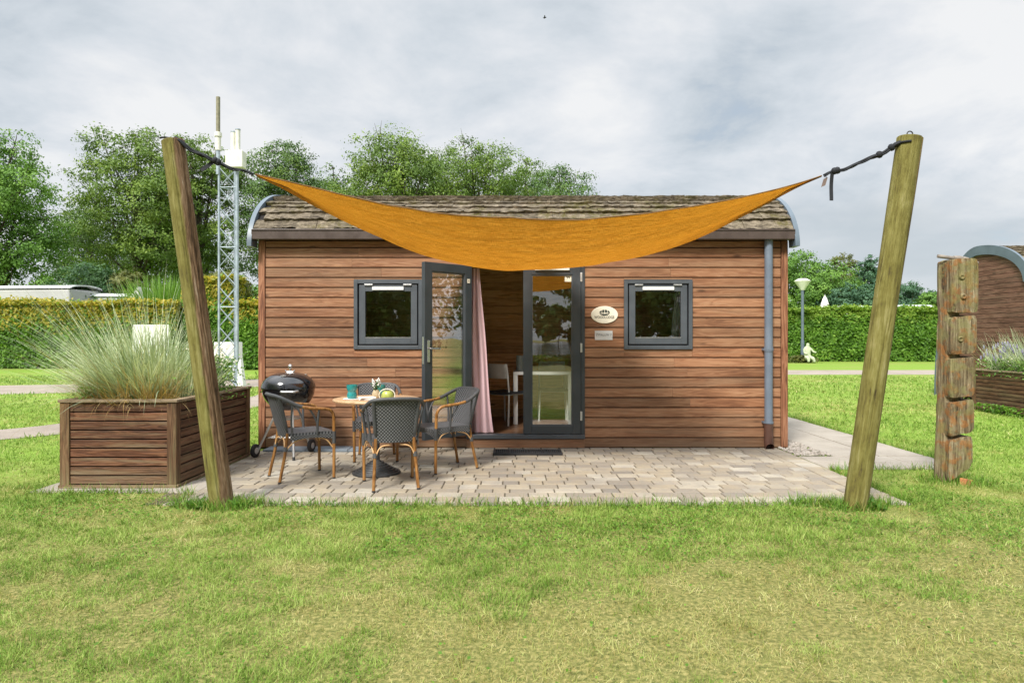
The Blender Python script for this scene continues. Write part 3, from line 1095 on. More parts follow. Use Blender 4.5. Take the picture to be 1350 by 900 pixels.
    # roof: shell and courses of shingles
    rf = MB()
    ps = profile(0.0, 16, R(9))
    v = [(X, oy + a, b) for a, b in ps for X in (ox - 0.02, ox + CW + 0.02)]
    pi_ = profile(-0.05, 16, R(9))
    m_ = len(v)
    v += [(X, oy + a, b) for a, b in pi_ for X in (ox - 0.02, ox + CW + 0.02)]
    f = [(2 * k, 2 * k + 1, 2 * k + 3, 2 * k + 2) for k in range(len(ps) - 1)]
    f += [(m_ + 2 * k, m_ + 2 * k + 2, m_ + 2 * k + 3, m_ + 2 * k + 1) for k in range(len(ps) - 1)]
    rf.add(v, f, 1)

    def arc_pts(out):
        return profile(out, 40)
    # arc length table
    base = profile(0.0, 60, R(9))
    L = [0]
    for (a, b), (a2, b2) in zip(base[:-1], base[1:]):
        L.append(L[-1] + math.hypot(a2 - a, b2 - b))

    def at_len(s_):
        s_ = max(0, min(L[-1], s_))
        y_ = float(np.interp(s_, L, [q[0] for q in base]))
        z_ = float(np.interp(s_, L, [q[1] for q in base]))
        e_ = 0.02
        y2 = float(np.interp(min(L[-1], s_ + e_), L, [q[0] for q in base]))
        z2 = float(np.interp(min(L[-1], s_ + e_), L, [q[1] for q in base]))
        y1 = float(np.interp(max(0, s_ - e_), L, [q[0] for q in base]))
        z1 = float(np.interp(max(0, s_ - e_), L, [q[1] for q in base]))
        t_ = Vector((0, y2 - y1, z2 - z1)).normalized()
        return Vector((0, y_, z_)), Vector((0, -t_.z, t_.y))
    s0 = 0.075
    course = 0.138
    ci = 0
    while s0 < L[-1] - 0.1:
        x = ox - 0.03 + (0.11 if ci % 2 else 0)
        rowlift = random.uniform(0, 0.012)
        while x < ox + CW + 0.02:
            w = random.uniform(0.16, 0.24)
            x2 = min(x + w, ox + CW + 0.03)
            lo = s0 + random.uniform(-0.010, 0.014)
            lift = 0.046 + rowlift + random.uniform(-0.007, 0.007)
            vs_ = []
            nx = 4
            for (s_, h0, h1) in ((lo, 0.008, lift), (s0 + course * 0.5, 0.004, lift * 0.72), (s0 + course * 1.12, 0.0, 0.020)):
                for k in range(nx + 1):
                    X = x + 0.0008 + (x2 - x - 0.0016) * k / nx
                    j = random.uniform(-0.007, 0.007)
                    sj = s_ + (random.uniform(-0.010, 0.010) if s_ == lo else 0)
                    p, nn = at_len(sj)
                    a = p + nn * h0
                    b = p + nn * (h1 + j)
                    vs_.append((X, oy + a.y, a.z))
                    vs_.append((X, oy + b.y, b.z))
            W = 2 * (nx + 1)
            f = []
            for r_ in range(2):
                for k in range(nx):
                    i0 = r_ * W + 2 * k
                    f.append((i0 + 1, i0 + 3, i0 + W + 3, i0 + W + 1))
            for k in range(nx):
                f.append((2 * k, 2 * k + 2, 2 * k + 3, 2 * k + 1))
            for r_ in range(2):
                f.append((r_ * W, r_ * W + 1, (r_ + 1) * W + 1, (r_ + 1) * W))
                i0 = r_ * W + 2 * nx
                f.append((i0, i0 + W, i0 + W + 1, i0 + 1))
            rf.add(vs_, f, 0)
            x = x2
        s0 += course
        ci += 1
    rf.build('roof', [M['shingle'], M['dark']], c)
    # gutter: a brown box gutter along the eave
    gt = MB()
    gy0, gy1, gz0, gz1 = oy - 0.185, oy - 0.05, 2.525, 2.645
    x0, x1 = ox - 0.02, ox + CW + 0.02
    gt.box(x0, gy0, gz0, x1, gy0 + 0.012, gz1)
    gt.box(x0, gy0 + 0.012, gz0, x1, gy1, gz0 + 0.012)
    gt.box(x0, gy1 - 0.01, gz0 + 0.012, x1, gy1, gz1)
    gt.box(x0 - 0.008, gy0 + 0.001, gz0 - 0.001, x0, gy1, gz1 - 0.002)
    gt.box(x1, gy0 + 0.001, gz0 - 0.001, x1 + 0.008, gy1, gz1 - 0.002)
    gt.box(x0, gy0 - 0.010, gz1 - 0.018, x1, gy0, gz1 - 0.001)
    gt.build('gutter', M['gutter'], c, bevel=0.003)
    sf = MB()
    sf.box(ox + 0.02, oy - 0.05, 2.53, ox + CW - 0.02, oy + 0.001, 2.56)
    sf.build('soffit', M['clad'], c)
    # downpipe
    px, py_ = ox + 6.175, oy - 0.085
    d = MB()
    d.tube([(px, py_, 2.528), (px, py_, 0.30)], 0.048, 20)
    d.tube([(px, py_, 1.24), (px, py_, 1.18)], 0.053, 20)
    dp = d.build('downpipe', M['pvc'], c, smooth=40)
    s_ = MB()
    s_.tube([(px, py_, 0.34), (px, py_, 0.09), (px, py_ - 0.012, 0.05), (px, py_ - 0.05, 0.035)], [0.054, 0.054, 0.053, 0.050], 20, cap=False)
    s_.build('pipe_shoe', M['pipe_shoe'], dp, smooth=40)
    for zz in (1.21, 0.33):
        b = MB()
        b.box(px - 0.062, py_ - 0.012, zz - 0.012, px - 0.05, oy - 0.019, zz + 0.012)
        b.tube([(px, py_, zz - 0.012), (px, py_, zz + 0.012)], 0.0575, 20)
        b.build('pipe_bracket', M['pvc'], dp, smooth=40)
    # windows
    for wi, (a, b, z0, z1) in enumerate(WIN):
        f = MB()
        X0, X1 = ox + a, ox + b
        f.ring(X0, X1, z0, z1, 0.045, oy - 0.045, oy + 0.06)
        fr = f.build('window', M['frame_grey'], c, bevel=0.003)
        s_ = MB()
        s_.ring(X0 + 0.062, X1 - 0.062, z0 + 0.062, z1 - 0.062, 0.076, oy - 0.030, oy + 0.03)
        s_.build('sash', M['frame_grey'], fr, bevel=0.003)
        k = MB()
        k.ring(X0 + 0.046, X1 - 0.046, z0 + 0.046, z1 - 0.046, 0.03, oy + 0.008, oy + 0.05)
        k.build('rebate', M['dark'], fr)
        bd = MB()
        bd.box(X0 + 0.138, oy - 0.033, z0 + 0.139, X1 - 0.138, oy - 0.022, z0 + 0.145)
        bd.build('glazing_bead', M['alu'], fr)
        g = MB()
        g.box(X0 + 0.137, oy - 0.006, z0 + 0.137, X1 - 0.137, oy + 0.004, z1 - 0.137)
        g.build('pane', M['glass'], fr)
        v_ = MB()
        v_.box(X0 + 0.225, oy - 0.05, z1 - 0.122, X1 - 0.225, oy - 0.031, z1 - 0.085)
        for q in (0.345, 0.495):
            v_.box(X0 + q - 0.006, oy - 0.0515, z1 - 0.107, X0 + q + 0.006, oy - 0.050, z1 - 0.100, 1)
        v_.build('vent', [M['white'], M['inkgrey']], fr, bevel=0.002)
        for q in (0.13, 0.60):
            h = MB()
            h.box(X0 + q, oy - 0.048, z1 - 0.068, X0 + q + 0.10, oy - 0.028, z1 - 0.052)
            h.build('hinge', M['alu'], fr, bevel=0.002)
    # door frame and threshold
    x0, x1, z0, z1 = ox + DOOR[0], ox + DOOR[1], DOOR[2], DOOR[3]
    f = MB()
    f.box(x0, oy - 0.035, z0 + 0.05, x0 + 0.055, oy + 0.07, z1)
    f.box(x1 - 0.045, oy - 0.035, z0 + 0.05, x1, oy + 0.07, z1)
    f.box(x0 + 0.055, oy - 0.035, z1 - 0.05, x1 - 0.045, oy + 0.07, z1)
    f.build('door_frame', M['anthracite'], c, bevel=0.003)
    t_ = MB()
    t_.box(x0, oy - 0.055, z0, x1, oy + 0.09, z0 + 0.048)
    t_.build('threshold', M['frame_grey'], c, bevel=0.004)

    def leaf(xh, yh, w, ang, flip, handle):
        """door leaf along local +x from its hinge, rotated by ang"""
        Mx = Matrix.Translation((xh, yh, 0)) @ Matrix.Rotation(ang, 4, 'Z')
        zz0, zz1 = z0 + 0.055, z1 - 0.055

        def part(name, mb_, m_, par, bev=0.0):
            mb_.v = [tuple(Mx @ Vector(q)) for q in mb_.v]
            return mb_.build(name, m_, par, bevel=bev)
        f_ = MB()
        f_.ring(0, w, zz0, zz1, 0.10, -0.03, 0.03)
        dr = part('door', f_, M['anthracite'], c, 0.003)
        b_ = MB()
        b_.ring(0.10, w - 0.10, zz0 + 0.10, zz1 - 0.10, 0.014, -0.022, 0.022)
        part('glazing_bead', b_, M['frame_grey'], dr)
        g_ = MB()
        g_.box(0.112, -0.006, zz0 + 0.112, w - 0.112, 0.006, zz1 - 0.112)
        part('pane', g_, M['glass'], dr)
        s_ = -1 if not flip else 1
        for hz_ in (zz0 + 0.22, (zz0 + zz1) / 2 + 0.03, zz1 - 0.13):
            h_ = MB()
            h_.box(-0.016, s_ * 0.031 - 0.008, hz_ - 0.055, 0.008, s_ * 0.031 + 0.008, hz_ + 0.055)
            part('hinge', h_, M['alu'], dr, 0.003)
        if handle:
            e_ = MB()
            e_.box(w, -0.012, 1.05, w + 0.003, 0.012, 1.36)
            part('lock_plate', e_, M['steel'], dr)
            h_ = MB()
            y_ = handle
            h_.box(w - 0.068, min(y_ * 0.031, y_ * 0.041), 1.07, w - 0.030, max(y_ * 0.031, y_ * 0.041), 1.32)
            h_.tube([(w - 0.049, y_ * 0.04, 1.225), (w - 0.049, y_ * 0.075, 1.225)], 0.011, 10)
            h_.tube([(w - 0.049, y_ * 0.075, 1.225), (w - 0.19, y_ * 0.075, 1.222)], 0.0105, 10)
            part('handle', h_, M['steel'], dr, 0.003)
        return dr, part
    # right leaf closed (hinged right); left leaf swung out
    dR, pR = leaf(x1 - 0.048, oy + 0.0, 0.70, R(180), True, None)
    q = MB()
    q.box(0.115, 0.0065, 2.03, 0.195, 0.010, 2.125, 0)
    n0 = len(q.v)
    # a little running animal on the sticker
    q.box(0.130, 0.0105, 2.078, 0.172, 0.0112, 2.088, 1)
    q.box(0.166, 0.0105, 2.088, 0.180, 0.0112, 2.097, 1)
    q.box(0.134, 0.0105, 2.066, 0.139, 0.0112, 2.078, 1)
    q.box(0.160, 0.0105, 2.066, 0.165, 0.0112, 2.078, 1)
    pR('sticker', q, [M['cream'], M['ink']], dR)
    q = MB()
    q.box(0.14, 0.031, 2.165, 0.56, 0.055, 2.20)
    pR('vent', q, M['offwhite'], dR, 0.003)
    dL, pL = leaf(x0 + 0.05, oy - 0.045, 0.71, R(-135.5), False, 1)
    q = MB()
    q.box(0.035, 0.031, 2.005, 0.075, 0.034, 2.055, 0)
    q.box(0.050, 0.0345, 2.025, 0.060, 0.0352, 2.037, 1)
    pL('sticker', q, [M['cream'], M['ink']], dL)
    # inside
    fl = MB()
    y = 0.10
    while y < 2.09:
        fl.box(ox + 0.06, oy + y, 0.10, ox + CW - 0.06, oy + min(2.09, y + 0.18) - 0.002, 0.15)
        y += 0.18
    fl.build('floor', M['floor_wood'], c)
    iw = MB()
    zz = 0.15
    while zz < 2.46:
        iw.box(ox + 0.06, oy + 2.06, zz + 0.003, ox + CW - 0.06, oy + 2.09, zz + 0.118)
        zz += 0.12
    iw.box(ox + 0.06, oy + 2.091, 0.15, ox + CW - 0.06, oy + 2.10, 2.5)
    iw.build('inner_wall', M['pine'], c)
    ce = MB()
    ce.box(ox + 0.06, oy + 0.101, 2.50, ox + CW - 0.06, oy + 2.09, 2.52)
    ce.build('ceiling', M['cream'], c)  # out of view; cream colour chosen to bounce more light into the room


make_cabin()
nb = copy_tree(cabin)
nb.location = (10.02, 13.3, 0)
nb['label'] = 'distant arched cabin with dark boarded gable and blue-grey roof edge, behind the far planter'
# the far cabin's doors are shut like any other's: swing its open leaf home

# ------------------------------------------------------------------ signs on the cabin wall


def text_mesh(body, size, extrude=0.0008, align='CENTER', bold=0.0):
    cu = bpy.data.curves.new('lettering', 'FONT')
    cu.body = body
    cu.size = size
    cu.extrude = extrude
    cu.offset = bold
    cu.align_x = align
    cu.align_y = 'CENTER'
    cu.resolution_u = 3
    ob = bpy.data.objects.new('lettering', cu)
    col.objects.link(ob)
    dg = bpy.context.evaluated_depsgraph_get()
    me = bpy.data.meshes.new_from_object(ob.evaluated_get(dg))
    bpy.data.objects.remove(ob)
    vs_ = [tuple(v.co) for v in me.vertices]
    fs = [tuple(p.vertices) for p in me.polygons]
    bpy.data.meshes.remove(me)
    return vs_, fs


def wall_text(mb, body, size, cx, y, cz, mi=0, sx=1.0, bold=0.0):
    vs_, fs = text_mesh(body, size, 0.0008, bold=bold)
    mb.add([(cx + a * sx, y - c_, cz + b) for a, b, c_ in vs_], fs, mi)


def oval_sign():
    D = CF - 0.021
    cx, cz = at(796.5, CF), hz(415, CF)
    r = empty('oval_sign', (cx, D, cz), 0, 'white oval sign with dark tree emblem and lettering on the cabin wall', 'sign')
    mb = MB()
    n = 56
    a, b = 0.163, 0.105
    v = []
    for y, k in ((0.0, 1.0), (-0.010, 1.0), (-0.013, 0.975)):
        v += [(cx + a * k * math.cos(2 * math.pi * i / n), D + y, cz + b * k * math.sin(2 * math.pi * i / n)) for i in range(n)]
    f = []
    for j in range(2):
        f += [(j * n + i, (j + 1) * n + i, (j + 1) * n + (i + 1) % n, j * n + (i + 1) % n) for i in range(n)]
    f += [tuple(2 * n + i for i in range(n)), tuple(range(n - 1, -1, -1))]
    mb.add(v, f)
    mb.build('board', M['cream'], r)
    e = MB()
    # emblem: dark lens shape with pale tree strokes left open
    ex, ez = cx + 0.001, cz + 0.026
    segs = [(-0.062, -0.036), (-0.030, -0.004), (0.003, 0.030), (0.036, 0.062)]

    def half(x):
        return 0.036 * (1 - (abs(x) / 0.066) ** 2.0) ** 0.6 if abs(x) < 0.066 else 0
    for s0, s1 in segs:
        m_ = 6
        xs = [s0 + (s1 - s0) * i / m_ for i in range(m_ + 1)]
        top = [(ex + x, D - 0.0142, ez + half(x)) for x in xs]
        mid = [(ex + x, D - 0.0142, ez + half(x) * 0.25 - 0.012 * abs((x - s0) / (s1 - s0) - 0.5) * 2) for x in xs]
        e.add(top + mid, [(i, i + 1, m_ + 2 + i, m_ + 1 + i) for i in range(m_)])
    m_ = 16
    xs = [-0.060 + 0.120 * i / m_ for i in range(m_ + 1)]
    bot = [(ex + x, D - 0.0142, ez - half(x)) for x in xs]
    md = [(ex + x, D - 0.0142, ez - half(x) * 0.45) for x in xs]
    e.add(bot + md, [(i, i + 1, m_ + 2 + i, m_ + 1 + i) for i in range(m_)])
    for x in (-0.048, -0.017, 0.017, 0.049):
        e.box(ex + x - 0.003, D - 0.0145, ez - 0.016, ex + x + 0.003, D - 0.0135, ez + 0.010)
    e.build('emblem', M['ink'], r)
    t = MB()
    wall_text(t, 'WOODLODGE', 0.045, cx - 0.002, D - 0.0137, cz - 0.031, 0, 0.80, 0.0006)
    t.build('lettering', M['ink'], r)


oval_sign()


def plaque():
    D = CF - 0.021
    cx, cz = at(795.5, CF), hz(442, CF)
    r = empty('plaque', (cx, D, cz), 0, 'small rectangular pale name plaque screwed to the boards below the oval sign', 'sign')
    mb = MB()
    mb.box(cx - 0.108, D - 0.006, cz - 0.056, cx + 0.108, D, cz + 0.056)
    mb.build('board', M['plaque'], r, bevel=0.002)
    t = MB()
    wall_text(t, 'ZWALUW 7', 0.042, cx, D - 0.0075, cz + 0.006, 0, 0.85)
    t.build('lettering', M['inkgrey'], r)


plaque()


def gable_number():
    X = 10.02 - 0.021
    y, z = 14.75, hz(369, 14.75)
    r = empty('number_plate', (X, y, z), 0, 'small faded red number plate on the far cabin gable', 'sign')
    mb = MB()
    mb.box(X - 0.010, y - 0.12, z - 0.14, X, y + 0.12, z + 0.14)
    mb.build('board', M['pinkplate'], r, bevel=0.003)
    vs_, fs = text_mesh('8', 0.26, 0.002, bold=0.003)
    t = MB()
    t.add([(X - 0.0125 + c_, y - a, z + b) for a, b, c_ in vs_], fs)
    t.build('lettering', M['red'], r)


gable_number()

# ------------------------------------------------------------------ inside the cabin


def wavy_curtain(name, X0t, X1t, X0b, X1b, y, zt, zb, waves, amp, m, label, group=None):
    mb = MB()

    def fn(u, v):
        xt = X0t + (X1t - X0t) * u
        xb = X0b + (X1b - X0b) * u
        k = v ** 1.3
        x = xt + (xb - xt) * k
        a = amp * (0.45 + 0.55 * k)
        return (x + 0.010 * math.sin(7 * v + 5 * u), y + a * math.sin(2 * math.pi * waves * u + 0.8 * math.sin(2.2 * v)), zt + (zb - zt) * v)
    mb.panel(fn, 60, 24, 0.003)
    o = mb.build(name, m, None, smooth=80)
    tag(o, label, 'curtain', group)
    return o


wavy_curtain('curtain', at(619, 8.42), at(633, 8.42), at(617.5, 8.42), at(651, 8.42), 8.455, 2.205, 0.178, 2.3, 0.028, M['curtain'], 'long mauve curtain gathered at the left of the open doorway')
wavy_curtain('curtain', at(889, 8.40), at(907, 8.40), at(885, 8.40), at(907, 8.40), 8.40, 2.02, 1.20, 3, 0.018, M['curtain_grey'], 'short greyish curtain behind the right window pane')
wavy_curtain('curtain', at(470, 8.45), at(478, 8.45), at(470, 8.45), at(480, 8.45), 8.45, 2.02, 1.20, 2, 0.02, M['curtain_grey'], 'narrow dark-looking curtain at the left window edge')


def dining_table():
    r = empty('dining_table', (0.42, 9.72, 0.15), 0, 'white dining table standing inside behind the closed glass door', 'table')
    x0, x1, y0, y1 = 0.02, 0.84, 9.45, 10.02
    t = MB()
    t.box(x0, y0, 0.835, x1, y1, 0.875)
    t.build('table_top', M['white'], r, bevel=0.004)
    for x in (x0, x1 - 0.06):
        for y in (y0, y1 - 0.06):
            l = MB()
            l.box(x, y, 0.15, x + 0.06, y + 0.06, 0.834)
            l.build('leg', M['white'], r, bevel=0.003)


dining_table()


def inner_chair(loc, rz, label):
    r = empty('dining_chair', loc, rz, label, 'chair', 'white dining chairs inside the cabin')
    s = MB()
    s.panel(lambda u, v: ((u - 0.5) * 0.42, (v - 0.5) * 0.40, 0.46 - 0.012 * math.sin(math.pi * u)), 8, 8, 0.03)
    s.build('seat', M['seatpad'], r, world=False, smooth=50)
    b = MB()
    b.panel(lambda u, v: ((u - 0.5) * 0.40, -0.20 - 0.05 * v - 0.04 * math.sin(math.pi * u), 0.64 + 0.20 * v), 10, 5, 0.012)
    b.build('backrest', M['white'], r, world=False, smooth=50)
    for sx in (-1, 1):
        for sy in (-1, 1):
            l = MB()
            top = 0.80 if sy < 0 else 0.45
            pts = [(sx * 0.21, sy * 0.23, 0), (sx * 0.19, sy * 0.185, 0.45)]
            if sy < 0:
                pts.append((sx * 0.19, -0.235, 0.80))
            l.tube(pts, 0.013, 8)
            l.build('leg', M['white'], r, world=False, smooth=50)
    fr = MB()
    fr.tube([(-0.19, 0.185, 0.42), (0.19, 0.185, 0.42), (0.19, -0.185, 0.42), (-0.19, -0.185, 0.42), (-0.19, 0.185, 0.42)], 0.010, 8)
    fr.build('seat_frame', M['white'], r, world=False, smooth=50)


inner_chair((at(668, 9.55), 9.55, 0.15), R(-38), 'white chair with dark seat seen through the open doorway')
inner_chair((0.60, 10.08, 0.15), R(180), 'white chair behind the table, seen through the closed glass door')


def vase_inside():
    mb = MB()
    c = (at(686, 9.75), 9.75, 0.875)
    mb.lathe([(0.0, 0.0), (0.055, 0.0), (0.06, 0.01), (0.062, 0.12), (0.058, 0.22), (0.05, 0.22), (0.05, 0.03), (0, 0.03)], c, 20)
    o = mb.build('glass_vase', M['palebl'], None, smooth=40)
    tag(o, 'pale blue glass vase standing on the white indoor table', 'vase')


vase_inside()

# ------------------------------------------------------------------ doormat, slate slab


def doormat():
    x0, x1, y0, y1 = at(650, 7.85), at(741, 7.85), 7.76, 8.06
    r = empty('doormat', ((x0 + x1) / 2, (y0 + y1) / 2, 0.012), 0, 'black rubber grid doormat lying on the pavers below the door', 'doormat')
    f = MB()
    f.box(x0, y0, 0.015, x1, y0 + 0.02, 0.040)
    f.box(x0, y1 - 0.02, 0.015, x1, y1, 0.040)
    f.box(x0, y0 + 0.02, 0.015, x0 + 0.02, y1 - 0.02, 0.040)
    f.box(x1 - 0.02, y0 + 0.02, 0.015, x1, y1 - 0.02, 0.040)
    for k in (1, 2, 3):
        x = x0 + (x1 - x0) * k / 4
        f.box(x - 0.008, y0 + 0.02, 0.015, x + 0.008, y1 - 0.02, 0.039)
    f.build('border', M['blackrub'], r, bevel=0.003)
    g = MB()
    n = 34
    for k in range(n):
        x = x0 + 0.025 + (x1 - x0 - 0.05) * k / (n - 1)
        if min(abs(x - (x0 + (x1 - x0) * q / 4)) for q in (1, 2, 3)) < 0.012:
            continue
        g.box(x - 0.004, y0 + 0.021, 0.016, x + 0.004, y1 - 0.021, 0.034)
    for k in range(1, 11):
        y = y0 + 0.02 + (y1 - y0 - 0.04) * k / 11
        g.box(x0 + 0.021, y - 0.003, 0.017, x1 - 0.021, y + 0.003, 0.031)
    g.build('rubber_grid', M['blackrub'], r)


doormat()


def slab_strip():
    mb = MB()
    x = -2.93
    while x < -1.80:
        mb.slab(x + 0.003, 8.02, min(x + 0.5, -1.75) - 0.003, 8.29, 0.0, 0.034, 0.006, 0, None, 0.002)
        x += 0.5
    o = mb.build('stone_kerb', M['slate'])
    tag(o, 'blue-grey stone slabs edging the cabin foot behind the kettle grill', 'kerb')


slab_strip()

# ------------------------------------------------------------------ shade sail and its two posts


CRACKS = {'split_timber_post': [(-1.25, 0.07, -0.1, 3.2, 0.10), (-0.75, 0.06, 0.3, 2.2, 0.07), (-0.35, 0.07, 0.9, 2.9, 0.07), (-2.2, 0.05, 0.6, 1.5, 0.04)],
          'mossy_timber_post': [(-1.75, 0.05, 0.4, 1.75, 0.07), (-0.75, 0.09, 0.5, 3.2, 0.09), (-2.5, 0.05, 1.4, 2.6, 0.05), (-1.2, 0.04, 1.9, 2.8, 0.04)]}


def post(name, bx, by, tx, ty, tz, r0, r1, m, label, ring=True):
    root = empty(name, (bx, by, 0), 0, label, 'post', 'timber posts carrying the shade sail')
    axis = Vector((tx - bx, ty - by, tz))
    Lh = axis.length
    q = axis.to_track_quat('Z', 'Y')
    q = Vector((0, 0, 1)).rotation_difference(axis.normalized())
    mb = MB()
    n, nz = 110, 70
    vs_, fs = [], []
    sd_ = random.randint(0, 999)
    for j in range(nz + 1):
        z = -0.08 + (Lh + 0.08) * j / nz
        rr = r0 + (r1 - r0) * j / nz
        for k in range(n):
            a = 2 * math.pi * k / n
            w = 1 + 0.030 * (float(vnoise(math.cos(a) * 2 + 5, z * 1.2, 1.0, sd_)) - 0.5) * 2 + 0.016 * (float(vnoise(a * 5, z * 0.8, 1.0, sd_ + 1)) - 0.5) * 2
            w += 0.05 * (float(vnoise(math.cos(a) * 1.5 + 9, math.sin(a) * 1.5 + z * 0.55, 1.0, sd_ + 8)) - 0.5)
            for ca_, cw_, z0_, z1_, dp_ in CRACKS[name]:
                if z0_ < z < z1_:
                    da = (a - ca_ - 0.10 * math.sin(z * 2.1 + ca_) + math.pi) % (2 * math.pi) - math.pi
                    fade = min(1.0, (z - z0_) / 0.25, (z1_ - z) / 0.25)
                    w -= dp_ * fade * math.exp(-(da / cw_) ** 2)
            if name == 'split_timber_post' and math.cos(a) > 0.15:
                w -= 0.035 * max(0, float(vnoise(a * 6, z * 1.4, 1.0, sd_ + 5)) - 0.35)
            vs_.append((rr * w * math.cos(a), rr * w * math.sin(a), z))
    for j in range(nz):
        for k in range(n):
            k2 = (k + 1) % n
            fs.append((j * n + k, j * n + k2, (j + 1) * n + k2, (j + 1) * n + k))
    # rounded top
    t0 = len(vs_)
    for k in range(n):
        a = 2 * math.pi * k / n
        vs_.append((r1 * 0.9 * math.cos(a), r1 * 0.9 * math.sin(a), Lh + 0.008))
    for k in range(n):
        k2 = (k + 1) % n
        fs.append((nz * n + k, nz * n + k2, t0 + k2, t0 + k))
    fs.append(tuple(t0 + k for k in range(n)))
    mb.add(vs_, fs)
    o = mb.build('trunk', m, root, smooth=45, world=False)
    o.rotation_mode = 'QUATERNION'
    o.rotation_quaternion = q
    top = Vector((bx, by, 0)) + axis
    if ring:
        e = MB()
        c = top + Vector((0.0, 0, 0.03))
        pts = [(c.x + 0.022 * math.cos(a), c.y, c.z + 0.022 * math.sin(a)) for a in [R(-60 + 300 * i / 12) for i in range(13)]]
        e.tube(pts, 0.005, 8)
        e.tube([(c.x, c.y, c.z - 0.05), (c.x, c.y, c.z - 0.018)], 0.006, 8)
        e.build('eye_bolt', M['blackcast'], root, smooth=50)
    return top


LB = (at(293, 5.50), 5.50)
LT = (at(228.5, 5.36), 5.36, hz(186, 5.36))
RB = (at(1127, 5.42), 5.42)
RT = (at(1199.5, 5.28), 5.28, hz(182, 5.28))
ltop = post('split_timber_post', LB[0], LB[1], LT[0], LT[1], LT[2], 0.094, 0.084, M['post_l'], 'leaning timber post, mossy green left side and split red-brown right side', False)
rtop = post('mossy_timber_post', RB[0], RB[1], RT[0], RT[1], RT[2], 0.086, 0.092, M['post_r'], 'leaning algae-green timber post with an eye bolt on top')

HEM = [(335, 229.5), (400, 246), (470, 263), (540, 277), (620, 287.5), (700, 291), (780, 289.5), (850, 282), (930, 268.5), (1000, 253), (1050, 241), (1085, 231)]
BEL = [(335, 231), (370, 246), (400, 262), (450, 288), (500, 311), (550, 331), (600, 344), (650, 351.5), (700, 353.5), (760, 350), (820, 341), (880, 325), (940, 302.5), (1000, 273), (1050, 247), (1085, 232)]


